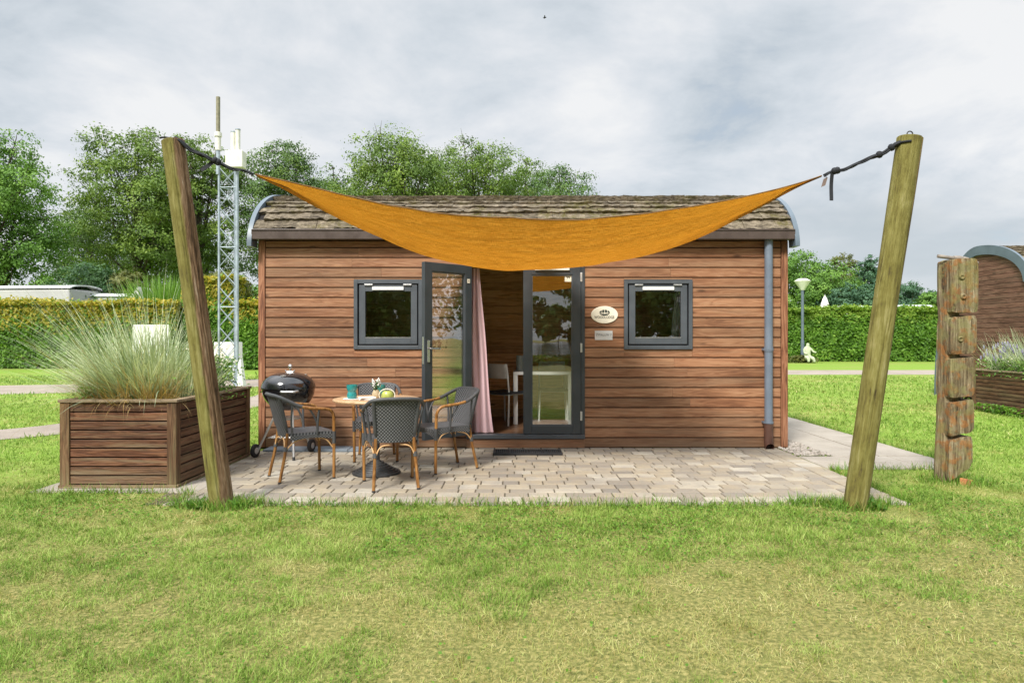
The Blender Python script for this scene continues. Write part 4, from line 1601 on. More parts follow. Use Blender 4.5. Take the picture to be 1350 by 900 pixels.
def sail():
    root = empty('shade_sail', (0.2, 6.2, 2.3), 0, 'ochre cloth shade sail slung between the two timber posts', 'shade sail')
    DL, DR_ = 5.56, 5.50
    anchor = Vector((0.25, 8.02, 2.60))
    hem_pts = spline([(a, b, 0) for a, b in HEM], 10)
    bel_pts = spline([(a, b, 0) for a, b in BEL], 10)
    hx, hy = [p.x for p in hem_pts], [p.y for p in hem_pts]
    bx, by = [p.x for p in bel_pts], [p.y for p in bel_pts]

    def three(u):
        px = 335 + 750 * u
        s = math.sin(math.pi * u)
        d0 = DL + (DR_ - DL) * u
        dh = d0 + 0.30 * s
        db = d0 + 1.12 * s ** 0.8
        H = Vector((at(px, dh), dh, hz(float(np.interp(px, hx, hy)), dh)))
        B = Vector((at(px, db), db, hz(float(np.interp(px, bx, by)), db)))
        # rear edge: straight runs from each corner to the anchor on the eave
        w = 1 - abs(2 * u - 1)
        cl = Vector((at(335, DL), DL, hz(230, DL))) if u < 0.5 else Vector((at(1085, DR_), DR_, hz(231.5, DR_)))
        Rr = cl.lerp(anchor, w)
        Rr.z -= 0.22 * math.sin(math.pi * w)
        return H, B, Rr

    def fn(u, v):
        u = min(max(u, 0.0), 1.0)
        H, B, Rr = three(u)
        t = v
        vb = 0.46
        # quadratic through the three curves
        l0 = (t - vb) * (t - 1) / (vb)
        l1 = t * (t - 1) / (vb * (vb - 1))
        l2 = t * (t - vb) / (1 - vb)
        p = H * l0 + B * l1 + Rr * l2
        s = math.sin(math.pi * u)
        e = abs(2 * u - 1)
        # creases that run out of the corners, and slack ripples across the belly
        cr = math.sin(v * 19 + 2.4 * math.sin(3 * u + 1)) * 0.030 * (0.25 + e ** 1.3) * s ** 0.7
        cr += math.sin(v * 37 + 9 * u) * 0.004 * s
        cr += (float(vnoise(u * 9, v * 5 + 3 * u, 1.0, 77)) - 0.5) * 0.030 * s * math.sin(math.pi * min(1, v * 1.2 + 0.05))
        cr += (float(vnoise(u * 5 + v * 2, v * 14, 1.0, 78)) - 0.5) * 0.040 * s
        cr += (float(vnoise(u * 26 + v * 3, v * 9 + u * 2, 1.0, 79)) - 0.5) * 0.016 * s
        fold = 1 - abs(math.sin(v * 13.5 + 1.1 * math.sin(4.2 * u + 0.7) + 2.2 * (float(vnoise(u * 6, v * 3, 1.0, 83)) - 0.5)))
        cr += 0.030 * fold ** 3 * s ** 0.8 * float(vnoise(u * 7 + 3, v * 6, 1.0, 84))
        p = p + Vector((0, -0.5, 0.85)) * cr
        return p
    mb = MB()
    nu, nv = 170, 72
    V, U = [], []
    for j in range(nv + 1):
        for i in range(nu + 1):
            u = 0.004 + 0.992 * i / nu
            V.append(tuple(fn(u, j / nv)))
            U.append((u * 5.0, (j / nv) * 2.4, 0))
    W = nu + 1
    F = [(j * W + i, j * W + i + 1, (j + 1) * W + i + 1, (j + 1) * W + i) for j in range(nv) for i in range(nu)]
    mb.add(V, F, 0, 0.5, U)
    o = mb.build('cloth', M['sail'], root, smooth=180)
    so = o.modifiers.new('thickness', 'SOLIDIFY')
    so.thickness = 0.0015
    # stitched hems
    for vv in (0.0, 1.0):
        h = MB()
        pts = [fn(0.002 + 0.996 * i / 90, vv) for i in range(91)]
        h.tube(pts, 0.0058, 6)
        h.build('hem', M['hem'], root, smooth=60)
    # straps to the posts
    cl = fn(0.0, 0.0)
    cr_ = fn(1.0, 0.0)

    def strap(a, b, sag, knots, r0, tail=None):
        s = MB()
        a, b = Vector(a), Vector(b)
        pts, rad = [], []
        n = 26
        for i in range(n + 1):
            t = i / n
            p = a.lerp(b, t)
            p.z -= sag * math.sin(math.pi * t)
            p += Vector((0, 0.004 * math.sin(11 * t), 0.006 * math.sin(15 * t + 1)))
            pts.append(p)
            rad.append(r0 * (1 + 0.22 * math.sin(23 * t)) * (1.0 - 0.45 * t))
        s.tube(pts, rad, 8)
        s.tube([p + Vector((0, -0.012, -0.008 + 0.008 * math.sin(i * 0.9))) for i, p in enumerate(pts)], [q * 0.6 for q in rad], 6)
        for k in knots:
            p = pts[int(k * n)]
            d = (b - a).normalized()
            s.tube([p - d * 0.022, p - d * 0.008, p + d * 0.008, p + d * 0.022], [r0 * 1.1, r0 * 1.7, r0 * 1.7, r0 * 1.0], 8)
        if tail:
            p = pts[int(tail[0] * n)]
            q = p + Vector(tail[1])
            dx = 0.016
            s.panel(lambda u, v: (p.lerp(q, v).x + (u - 0.5) * 2 * dx * (0.9 if abs(tail[1][0]) < 0.05 else 0.6), p.lerp(q, v).y - 0.012 + 0.010 * math.sin(4 * v), p.lerp(q, v).z + (u - 0.5) * 2 * dx * (0.0 if abs(tail[1][0]) < 0.05 else -0.8)), 3, 8, 0.003)
        s.build('strap', M['strap'], root, smooth=60)
    pl = Vector(ltop) + Vector((0.03, -0.05, 0.005))
    strap(pl, cl, 0.035, (0.5, 0.55), 0.017, (0.52, (-0.10, 0.0, -0.085)))
    pr = Vector(rtop) + Vector((-0.085, -0.03, -0.045))
    strap(pr, cr_, 0.022, (0.12, 0.3, 0.82, 0.88), 0.017, (0.90, (-0.012, 0.0, -0.235)))
    # strap wound round each post head
    for tp, bpos in ((ltop, LB), (rtop, RB)):
        w = MB()
        ax = (Vector(tp) - Vector((bpos[0], bpos[1], 0))).normalized()
        q = Vector((0, 0, 1)).rotation_difference(ax)
        rr = 0.0
        if tp is ltop:
            # looped flat over the top
            pts = [Vector(tp) + Vector((-0.09 + 0.02 * i, -0.03, 0.016 + 0.004 * math.sin(i))) for i in range(8)]
            w.tube(pts, 0.008, 8)
        else:
            c = Vector(tp) - ax * 0.05
            pts = [c + q @ Vector((0.098 * math.cos(a), 0.098 * math.sin(a), 0.004 * math.sin(3 * a))) for a in [R(100 + 150 * i / 20) for i in range(21)]]
            w.tube(pts, 0.009, 8)
        w.build('strap', M['strap'], root, smooth=60)
    # maker's tag hanging at the right corner
    t = MB()
    p = cr_ + Vector((0.02, -0.01, -0.005))
    t.tube([p, p + Vector((0, 0, -0.03))], 0.003, 6)
    t.panel(lambda u, v: (p.x - 0.02 + 0.032 * u - 0.02 * v, p.y - 0.004 * u, p.z - 0.028 - 0.066 * v + 0.014 * u), 2, 2, 0.003)
    t.build('cloth_tag', plain('tag_cloth', (0.14, 0.10, 0.085), 0.8), root)
    # rear strap to the eave
    k = MB()
    k.tube([anchor + Vector((0, -0.01, 0)), anchor + Vector((0, 0.10, 0.03))], 0.008, 6)
    k.build('strap', M['strap'], root)


sail()

# ------------------------------------------------------------------ bistro table, armchairs


def chair():
    r = empty('bistro_armchair', (0, 0, 0), 0, 'x', 'chair', 'woven armchairs round the bistro table')

    def B(mb, name, m, sm=50, par=None, **k):
        return mb.build(name, m, par or r, smooth=sm, world=False, **k)
    # seat: woven, slightly dished, with a deep woven apron
    s = MB()

    def seat(u, v):
        w = 0.222 - 0.022 * (1 - v)
        x = (u - 0.5) * 2 * w
        y = -0.20 + 0.43 * v + 0.012 * math.cos((u - 0.5) * math.pi)
        z = 0.452 - 0.014 * math.sin(math.pi * u) * math.sin(math.pi * v) - 0.012 * max(0, v - 0.86) / 0.14
        return (x, y, z)
    s.panel(seat, 12, 12, 0.028, 0, 0.5, 0.44, 0.43)
    B(s, 'seat', M['weave'])
    ap = MB()
    for sx in (-1, 1):
        ap.panel(lambda u, v: (sx * (0.224 - 0.02 * (1 - u)), -0.19 + 0.40 * u, 0.435 - (0.055 - 0.02 * math.sin(math.pi * u)) * v), 10, 2, 0.010, 0, 0.5, 0.40, 0.06)
    ap.panel(lambda u, v: ((u - 0.5) * 0.43, 0.232, 0.435 - (0.075 - 0.03 * math.sin(math.pi * u)) * v), 10, 2, 0.010, 0, 0.5, 0.43, 0.07)
    B(ap, 'apron', M['weave'])
    # backrest
    b = MB()

    def back(u, v):
        w = 0.165 + 0.035 * v
        x = (u - 0.5) * 2 * w
        y = -0.205 - 0.085 * v ** 1.15 - 0.038 * math.cos((u - 0.5) * math.pi)
        z = 0.415 + 0.375 * v + 0.016 * math.sin(math.pi * u) * v
        return (x, y, z)
    b.panel(back, 14, 12, 0.014, 0, 0.5, 0.37, 0.38)
    B(b, 'backrest', M['weave'])
    for sx in (0.0, 1.0):
        f = MB()
        pts = [back(sx, v) for v in np.linspace(-0.02, 1.0, 9)]
        f.tube(pts, 0.017, 10)
        B(f, 'back_frame', M['wrap'])
    # hoop: bamboo legs and arms in front, wrapped rail behind
    half = [(0.225, 0.215, 0.0), (0.228, 0.214, 0.25), (0.232, 0.212, 0.50), (0.238, 0.205, 0.60), (0.250, 0.165, 0.655), (0.262, 0.08, 0.672), (0.266, -0.02, 0.682), (0.262, -0.12, 0.705), (0.245, -0.215, 0.752), (0.205, -0.288, 0.790), (0.12, -0.325, 0.803), (0.0, -0.338, 0.806)]
    sp = spline(half, 5)
    i_leg, i_arm = 13, 35
    for sx in (-1, 1):
        pts = [Vector((p.x * sx, p.y, p.z)) for p in sp]
        l = MB()
        l.tube(pts[:i_leg], 0.0145, 12)
        l.tube([pts[0] + Vector((0, 0, 0.0)), pts[0] + Vector((0, 0, 0.012))], 0.016, 12, 1)
        B(l, 'leg', [M['bamboo'], M['blackrub']])
        a = MB()
        a.tube(pts[i_leg - 1:i_arm], 0.0148, 12)
        B(a, 'armrest', M['bamboo'])
        k = MB()
        k.tube([(sx * 0.2265, 0.2145, 0.335), (sx * 0.2295, 0.214, 0.45)], 0.0185, 12)
        B(k, 'wrapping', M['wrap'])
        # rear leg
        l = MB()
        l.tube([(sx * 0.168, -0.205, 0.45), (sx * 0.180, -0.232, 0.25), (sx * 0.196, -0.285, 0.0)], 0.0145, 12)
        l.tube([(sx * 0.196, -0.285, 0.0), (sx * 0.1955, -0.2825, 0.012)], 0.016, 12, 1)
        B(l, 'leg', [M['bamboo'], M['blackrub']])
        k = MB()
        k.tube([(sx * 0.1755, -0.222, 0.325), (sx * 0.178, -0.228, 0.285)], 0.0195, 12)
        B(k, 'wrapping', M['wrap'])
        # arm struts: a forked woven support
        st = MB()
        st.tube(spline([(sx * 0.222, 0.055, 0.425), (sx * 0.240, 0.055, 0.54), (sx * 0.262, 0.06, 0.668)], 4), 0.0125, 8)
        st.tube(spline([(sx * 0.234, 0.055, 0.52), (sx * 0.248, 0.02, 0.60), (sx * 0.262, -0.03, 0.678)], 4), 0.009, 8)
        st.tube(spline([(sx * 0.205, -0.17, 0.43), (sx * 0.225, -0.185, 0.56), (sx * 0.252, -0.185, 0.725)], 4), 0.010, 8)
        B(st, 'arm_support', M['wrap'])
        # cane braces
        br = MB()
        br.tube(spline([(sx * 0.226, 0.20, 0.30), (sx * 0.215, 0.14, 0.375), (sx * 0.205, 0.04, 0.405)], 5), 0.0065, 8)
        br.tube(spline([(sx * 0.224, 0.214, 0.30), (sx * 0.16, 0.205, 0.385), (sx * 0.06, 0.20, 0.405)], 5), 0.0065, 8)
        br.tube(spline([(sx * 0.178, -0.235, 0.285), (sx * 0.13, -0.225, 0.375), (sx * 0.04, -0.215, 0.395)], 5), 0.0065, 8)
        br.tube(spline([(sx * 0.178, -0.232, 0.285), (sx * 0.195, -0.15, 0.37), (sx * 0.200, -0.04, 0.40)], 5), 0.0065, 8)
        B(br, 'brace', M['cane'])
    t = MB()
    lp = [Vector((-p.x, p.y, p.z)) for p in sp[i_arm - 1:]]
    rp = [p for p in sp[i_arm - 1:]][::-1]
    t.tube(lp + rp[1:], 0.0175, 12)
    B(t, 'top_rail', M['wrap'])
    return r


PATIO_Z = 0.0125
TBL = (-1.34, 6.75)
proto = chair()
spots = [(-1.10, 6.24, 18, 'front woven armchair with its back to the lawn'),
         (-2.00, 6.58, -57, 'woven armchair beside the black kettle grill, turned to the table'),
         (-0.70, 6.98, 125, 'woven armchair nearest the mauve curtain, turned to the table'),
         (-1.50, 7.55, 190, 'woven armchair behind the table against the cabin wall')]
for i, (x, y, a, lab) in enumerate(spots):
    o = proto if i == 0 else copy_tree(proto)
    o.location = (x, y, PATIO_Z)
    o.rotation_euler = (0, 0, R(a))
    o['label'] = lab


def bistro_table():
    cx, cy = TBL
    z0 = PATIO_Z
    r = empty('bistro_table', (cx, cy, z0), 0, 'round pale wooden bistro table on a ribbed black pedestal foot', 'table')
    t = MB()
    zt = 0.752
    t.lathe([(0.0, zt - 0.028), (0.40, zt - 0.028), (0.418, zt - 0.022), (0.422, zt - 0.010), (0.418, zt - 0.002), (0.408, zt), (0.0, zt)], (cx, cy, 0), 64)
    t.build('table_top', M['table_wood'], r, smooth=30)
    p = MB()
    p.tube([(cx, cy, z0 + 0.10), (cx, cy, zt - 0.03)], 0.032, 20)
    p.build('pedestal', M['blackcast'], r, smooth=40)
    b = MB()
    prof = [(0.0, 0.0), (0.235, 0.0)]
    n = 7
    for i in range(n):
        f0, f1 = i / n, (i + 0.72) / n
        r0, r1 = 0.235 - 0.19 * f0, 0.235 - 0.19 * f1
        h = 0.012 + 0.105 * ((i + 1) / n) ** 1.25
        prof += [(r0, h - 0.006), (r0 - 0.004, h), (r1, h), (r1 - 0.004, h - 0.007)]
    prof += [(0.034, 0.135), (0.0, 0.135)]
    b.lathe(prof, (cx, cy, z0), 48)
    b.build('foot', M['blackcast'], r, smooth=25)
    # bamboo apron legs just under the top
    k = MB()
    k.box(cx - 0.30, cy - 0.02, zt - 0.05, cx + 0.30, cy + 0.02, zt - 0.029)
    k.box(cx - 0.02, cy - 0.30, zt - 0.05, cx + 0.02, cy - 0.0205, zt - 0.0295)
    k.box(cx - 0.02, cy + 0.0205, zt - 0.05, cx + 0.02, cy + 0.30, zt - 0.0295)
    k.build('support', M['blackcast'], r)


bistro_table()
TZ = 0.753


def on_table(px, py_):
    D = 900 * (EYE - TZ) / (py_ - 445)
    return at(px, D), D


def table_things():
    def tumbler(px, py_, k, label):
        x, y = on_table(px, py_)
        z = TZ + (0.006 if k > 0.95 else 0)
        mb = MB()
        mb.lathe([(0.0, 0.0), (0.040 * k, 0.0), (0.046 * k, 0.008), (0.048 * k, 0.03), (0.043 * k, 0.055), (0.039 * k, 0.066), (0.044 * k, 0.078), (0.051 * k, 0.100), (0.052 * k, 0.135 * k), (0.0485 * k, 0.135 * k), (0.046 * k, 0.10), (0.036 * k, 0.066), (0.040 * k, 0.02), (0, 0.02)], (x, y, z), 28)
        o = mb.build('tumbler', M['teal'], None, smooth=40)
        tag(o, label, 'tumbler', 'teal tumblers on the table')
    tumbler(464, 526, 1.0, 'tall teal tumbler standing on a white coaster at the table edge')
    tumbler(502, 523, 0.9, 'teal tumbler behind the flower vase on the round table')
    x, y = on_table(464, 526)
    n = MB()
    n.lathe([(0, 0), (0.078, 0), (0.085, 0.004), (0.082, 0.006), (0.06, 0.0045), (0, 0.0045)], (x, y, TZ), 32)
    o = n.build('coaster', M['paper'], None, smooth=30)
    tag(o, 'white round coaster under the tall teal tumbler', 'coaster')
    # folded napkins
    x, y = on_table(484, 527)
    n = MB()
    for i in range(4):
        Mx = Matrix.Translation((x, y, TZ + 0.002 + i * 0.007)) @ Matrix.Rotation(R(12 + i * 6), 4, 'Z')
        n.box(-0.075, -0.05, 0, 0.075, 0.05, 0.005, 0, None, Mx)
    o = n.build('napkin', M['paper'], None, bevel=0.002)
    tag(o, 'white folded napkins lying between the tumbler and the vase', 'napkins')
    # vase of white flowers
    x, y = on_table(496, 525)
    r = empty('flower_vase', (x, y, TZ), 0, 'small tan vase with white flower spikes on the round table', 'vase')
    v = MB()
    v.lathe([(0, 0), (0.030, 0), (0.040, 0.02), (0.042, 0.045), (0.028, 0.075), (0.024, 0.085), (0.020, 0.085), (0.024, 0.06), (0, 0.05)], (x, y, TZ), 24)
    v.build('vase', M['tan'], r, smooth=40)
    st = MB()
    for i in range(5):
        fl = MB()
        a = 6.28 * i / 5 + 0.4
        dx, dy = 0.035 * math.cos(a), 0.03 * math.sin(a)
        h = 0.17 + 0.05 * random.random()
        st.tube(spline([(x, y, TZ + 0.05), (x + dx * 0.5, y + dy * 0.5, TZ + 0.12), (x + dx, y + dy, TZ + h)], 4), 0.0022, 5)
        for k in range(9):
            q = Vector((x + dx, y + dy, TZ + h - 0.008 * k)) + Vector((random.uniform(-.007, .007), random.uniform(-.007, .007), 0))
            fl.lathe([(0, -0.009), (0.008, 0.0), (0, 0.009)], q, 6)
        fl.build('flower', M['paper'], r, smooth=60)
        for k in range(4):
            p0 = Vector((x + dx * 0.4, y + dy * 0.4, TZ + 0.08 + 0.02 * k))
            an = random.uniform(0, 6.28)
            st.panel(lambda u, v_: p0 + Vector((math.cos(an) * 0.05 * v_, math.sin(an) * 0.05 * v_, 0.03 * v_)) + Vector((-math.sin(an), math.cos(an), 0)) * (u - 0.5) * 0.018 * math.sin(math.pi * (0.1 + 0.85 * v_)), 2, 4, 0.001)
    st.build('stem', M['weed'], r)
    # round lime jar with a wire handle
    x, y = on_table(511, 528)
    r = empty('round_lantern', (x, y, TZ), 0, 'round lime-yellow lantern bowl lying on the table', 'lantern')
    j = MB()
    j.lathe([(0.0, 0.0), (0.035, 0.0), (0.055, 0.018), (0.062, 0.045), (0.055, 0.075), (0.038, 0.095), (0.034, 0.095), (0.048, 0.07), (0.053, 0.045), (0.045, 0.02), (0, 0.012)], (x, y, TZ), 28)
    j.build('bowl', M['candle'], r, smooth=40)
    k = MB()
    k.tube([(x + 0.075 * math.cos(a), y - 0.03, TZ + 0.055 + 0.058 * math.sin(a)) for a in [2 * math.pi * i / 24 for i in range(25)]], 0.005, 6)
    k.build('rim', M['cream'], r, smooth=60)


table_things()

# ------------------------------------------------------------------ kettle grill


def grill():
    cx, cy = at(380.5, 7.72), 7.72
    r = empty('kettle_grill', (cx, cy, PATIO_Z), 0, 'black enamel kettle charcoal grill on silver legs by the cabin corner', 'grill')
    zr = hz(512, 7.72)
    z = zr
    b = MB()
    prof = [(0.0, -0.245)]
    for i in range(1, 15):
        a = (math.pi / 2) * (1 - i / 14)
        prof.append((0.288 * math.cos(a) ** 0.9, -0.245 * math.sin(a)))
    prof += [(0.293, 0.004), (0.283, 0.004), (0.27, -0.02), (0.20, -0.12), (0, -0.15)]
    b.lathe(prof, (cx, cy, z), 56)
    b.build('bowl', M['enamel'], r, smooth=40)
    l = MB()
    prof = [(0.270, 0.005), (0.297, 0.006), (0.297, 0.020)]
    for i in range(1, 15):
        a = (math.pi / 2) * i / 14
        prof.append((0.293 * math.cos(a) ** 0.8, 0.020 + 0.165 * math.sin(a) ** 1.05))
    l.lathe(prof, (cx, cy, z), 56)
    lid = l.build('lid', M['enamel'], r, smooth=40)
    h = MB()
    t = z + 0.185
    h.tube([(cx + 0.02, cy, t - 0.004), (cx + 0.02, cy, t + 0.03)], 0.012, 12)
    h.lathe([(0, -0.03), (0.016, -0.024), (0.024, -0.005), (0.022, 0.012), (0.012, 0.024), (0, 0.027)], (cx + 0.02, cy, t + 0.065), 16)
    h.tube(spline([(cx - 0.035, cy - 0.012, t + 0.022), (cx - 0.012, cy - 0.012, t + 0.004), (cx + 0.02, cy - 0.012, t + 0.004), (cx + 0.052, cy - 0.012, t + 0.004), (cx + 0.075, cy - 0.012, t + 0.022)], 5), 0.007, 8)
    h.build('lid_handle', M['steel'], lid, smooth=40)
    v = MB()
    for a in (R(160), R(20), R(270)):
        p = Vector((cx + 0.17 * math.cos(a), cy + 0.17 * math.sin(a), z + 0.150))
        v.lathe([(0, 0), (0.035, 0.0), (0.035, 0.008), (0, 0.012)], p, 16)
    v.build('vent', M['alu'], lid, smooth=40)
    f = MB()
    f.tube(spline([(cx + 0.02, cy - 0.285, z - 0.012), (cx + 0.03, cy - 0.335, z - 0.012), (cx + 0.10, cy - 0.335, z - 0.012), (cx + 0.17, cy - 0.335, z - 0.012), (cx + 0.18, cy - 0.24, z - 0.012)], 6), 0.012, 10)
    f.build('bowl_handle', M['alu'], r, smooth=40)
    # legs
    feet = [((0.085, -0.13, -0.20), (0.145, -0.27, 0.0)), ((-0.10, -0.02, -0.20), (-0.33, -0.06, 0.06)), ((0.06, 0.13, -0.20), (0.16, 0.28, 0.06))]
    for i, (a, q) in enumerate(feet):
        g = MB()
        p0 = Vector((cx + a[0], cy + a[1], z + a[2]))
        p1 = Vector((cx + q[0], cy + q[1], PATIO_Z + q[2]))
        g.tube([p0, p1], 0.0125, 12)
        if i == 0:
            g.tube([p1, p1.lerp(p0, 0.06)], 0.016, 12, 1)
        g.build('leg', [M['alu'], M['blackrub']], r, smooth=40)
    for q in ((-0.345, -0.085, 0.075), (0.175, 0.285, 0.075)):
        w = MB()
        c = Vector((cx + q[0], cy + q[1], PATIO_Z + q[2]))
        prof = [(0.028, -0.018), (0.060, -0.018), (0.073, -0.014), (0.076, 0.0), (0.073, 0.014), (0.060, 0.018), (0.028, 0.018)]
        mb2 = MB()
        mb2.lathe(prof, (0, 0, 0), 28)
        Mx = Matrix.Translation(c) @ Matrix.Rotation(R(90), 4, 'Y') @ Matrix.Rotation(R(14), 4, 'X')
        w.add([tuple(Mx @ Vector(p)) for p in mb2.v], mb2.f)
        wh = w.build('wheel', M['blackrub'], r, smooth=40)
        hb = MB()
        mb2 = MB()
        mb2.lathe([(0.0, -0.02), (0.030, -0.02), (0.045, -0.015), (0.045, 0.015), (0.030, 0.02), (0, 0.02)], (0, 0, 0), 20)
        hb.add([tuple(Mx @ Vector(p)) for p in mb2.v], mb2.f)
        hb.build('hub', M['alu'], wh, smooth=40)
    # ash catcher and its wire shelf
    s = MB()
    s.lathe([(0, 0), (0.10, 0.0), (0.13, 0.02), (0.135, 0.02), (0.105, -0.006), (0, -0.006)], (cx + 0.01, cy, z - 0.34), 32)
    s.build('ash_pan', M['alu'], r, smooth=40)
    wv = MB()
    for i in range(7):
        y = cy - 0.15 + 0.05 * i
        wv.tube([(cx - 0.18, y, 0.24), (cx + 0.14, y, 0.24)], 0.003, 6)
    for x in (cx - 0.18, cx + 0.14):
        wv.tube([(x, cy - 0.15, 0.24), (x, cy + 0.15, 0.24)], 0.004, 6)
    wv.build('wire_shelf', M['alu'], r, smooth=60)
    k = MB()
    k.tube(spline([(cx + 0.07, cy - 0.11, z - 0.21), (cx + 0.10, cy - 0.16, z - 0.19), (cx + 0.13, cy - 0.15, z - 0.23)], 5), 0.006, 8)
    k.tube(spline([(cx - 0.06, cy - 0.11, z - 0.21), (cx - 0.05, cy - 0.16, z - 0.19), (cx - 0.01, cy - 0.15, z - 0.23)], 5), 0.006, 8)
    k.build('ash_lever', M['steel'], r, smooth=40)


grill()

# ------------------------------------------------------------------ planters


def ribbons(base, az, length, lean, curl, width, nseg, twist=None, tipw=0.05):
    """curved grass blades: returns vertices, quads and the blade index of each quad"""
    N = len(base)
    cur = base.astype(np.float64).copy()
    step = length / nseg
    ca, sa = np.cos(az), np.sin(az)
    tw = az + np.pi / 2 if twist is None else az + np.pi / 2 + twist
    side = np.stack([np.cos(tw), np.sin(tw), np.zeros(N)], 1)
    V = np.zeros((N, (nseg + 1) * 2, 3))
    for k in range(nseg + 1):
        t = k / nseg
        w = width * (1 - (1 - tipw) * t ** 1.6) * 0.5
        V[:, 2 * k] = cur - side * w[:, None]
        V[:, 2 * k + 1] = cur + side * w[:, None]
        if k < nseg:
            th = lean + curl * ((k + 0.5) / nseg)
            cur = cur + np.stack([np.sin(th) * ca, np.sin(th) * sa, np.cos(th)], 1) * step[:, None]
    f = np.array([(2 * k, 2 * k + 1, 2 * k + 3, 2 * k + 2) for k in range(nseg)])
    F = (np.arange(N)[:, None, None] * ((nseg + 1) * 2) + f[None]).reshape(-1, 4)
    idx = np.repeat(np.arange(N), nseg)
    return V.reshape(-1, 3), F, idx


def planter(name, x0, y0, x1, y1, h, label, nb_=9):
    r = empty(name, ((x0 + x1) / 2, (y0 + y1) / 2, 0), 0, label, 'planter', 'slatted timber planters')
    pw = 0.085
    # four boarded sides
    bh = (h - 0.06) / nb_
    for (a, b, horiz, c, sgn) in ((x0, x1, True, y0, -1), (x0, x1, True, y1, 1), (y0, y1, False, x0, -1), (y0, y1, False, x1, 1)):
        m = MB()
        for i in range(nb_):
            z0 = 0.045 + i * bh
            z1 = z0 + bh - 0.012
            wob = random.uniform(-0.003, 0.003)
            if horiz:
                ya, yb = (c + 0.012 + wob, c + 0.034) if sgn < 0 else (c - 0.034, c - 0.012 + wob)
                m.box(a + pw, ya, z0, b - pw, yb, z1)
            else:
                xa, xb = (c + 0.012, c + 0.034) if sgn < 0 else (c - 0.034, c - 0.012 + wob)
                m.box(xa, a + pw, z0, xb, b - pw, z1)
        if horiz:
            m.box(a + 0.05, c + (0.036 if sgn < 0 else -0.05), 0.03, b - 0.05, c + (0.05 if sgn < 0 else -0.036), h - 0.04, 1)
        else:
            m.box(c + (0.036 if sgn < 0 else -0.05), a + 0.052, 0.03, c + (0.05 if sgn < 0 else -0.036), b - 0.052, h - 0.04, 1)
        m.build('side_panel', [M['planter'] if horiz else M['planter_y'], M['dark']], r, bevel=0.002)
    for x in (x0, x1 - pw):
        for y in (y0, y1 - pw):
            p = MB()
            p.box(x, y, 0.014, x + pw, y + pw, h - 0.018)
            p.build('corner_post', M['planter_v'], r, bevel=0.004)
    rim = MB()
    rw = 0.07
    rim.box(x0 - 0.012, y0 - 0.012, h - 0.017, x1 + 0.012, y0 + rw, h + 0.008)
    rim.box(x0 - 0.012, y1 - rw, h - 0.017, x1 + 0.012, y1 + 0.012, h + 0.008)
    rim.box(x0 - 0.012, y0 + rw + 0.001, h - 0.017, x0 + rw, y1 - rw - 0.001, h + 0.007)
    rim.box(x1 - rw, y0 + rw + 0.001, h - 0.017, x1 + 0.012, y1 - rw - 0.001, h + 0.007)
    rim.build('rim', wood_rim, r, bevel=0.004)
    s = MB()
    n = 14
    V, F = [], []
    for j in range(n + 1):
        for i in range(n + 1):
            x = x0 + 0.05 + (x1 - x0 - 0.1) * i / n
            y = y0 + 0.05 + (y1 - y0 - 0.1) * j / n
            V.append((x, y, h - 0.07 + random.uniform(-0.012, 0.012)))
    F = [(j * (n + 1) + i, j * (n + 1) + i + 1, (j + 1) * (n + 1) + i + 1, (j + 1) * (n + 1) + i) for j in range(n) for i in range(n)]
    s.add(V, F)
    s.build('soil', M['soil'], r, smooth=180)
    kick = MB()
    kick.box(x0 - 0.005, y0 - 0.014, 0.014, x1 + 0.005, y0 - 0.001, 0.040)
    kick.box(x1 + 0.001, y0, 0.014, x1 + 0.016, y1, 0.042)
    kick.build('base_board', M['planter'], r, bevel=0.002)
    return r


wood_rim = wood('rim_wood', (0.12, 0.085, 0.05), (0.20, 0.145, 0.09), (0.30, 0.235, 0.16), 'X', 1.0, 0.8, None)
PLX0, PLX1, PLY0, PLY1, PLH = -4.03, -2.99, 6.08, 7.80, 0.79
planter('slatted_planter', PLX0, PLY0, PLX1, PLY1, PLH, 'brown slatted planter box beside the patio, holding the big spraying grass')
bs = MB()
for x0, x1 in ((-4.20, -3.70), (-3.70, -3.20), (-3.20, -2.735)):
    bs.slab(x0 + 0.003, 5.93, x1 - 0.003, 6.40, -0.03, 0.0135, 0.006, 0, None, 0.002)
o = bs.build('planter_footing', M['concrete'])
o['kind'] = 'structure'
planter('slatted_planter', 8.62, 10.5, 9.72, 12.8, 0.76, 'distant slatted planter in front of the far cabin gable', 10)


def blade_plant(cx, cy, z, n, rad, lmin, lmax, m, bias=(0, 0), leanmax=1.2, curl=0.5, width=0.006, sq=1.0):
    a = rng.uniform(0, 2 * np.pi, n)
    rr = rad * np.sqrt(rng.random(n))
    base = np.stack([cx + rr * np.cos(a) * sq, cy + rr * np.sin(a), np.full(n, z)], 1)
    dx = np.cos(a) * (0.3 + rr / rad) + bias[0] + rng.normal(0, 0.55, n)
    dy = np.sin(a) * (0.3 + rr / rad) + bias[1] + rng.normal(0, 0.45, n)
    az = np.arctan2(dy, dx)
    mag = np.clip(np.hypot(dx, dy) / 1.9, 0, 1)
    lean = leanmax * mag * rng.uniform(0.35, 1.0, n)
    ln = rng.uniform(lmin, lmax, n)
    cu = curl * rng.uniform(-0.1, 1.3, n) * (0.3 + mag)
    wd = width * rng.uniform(0.6, 1.3, n)
    tw = rng.uniform(-1.2, 1.2, n)
    V, F, idx = ribbons(base, az, ln, lean, cu, wd, 6, tw)
    rnd = rng.random(n)[idx]
    return V, F, rnd


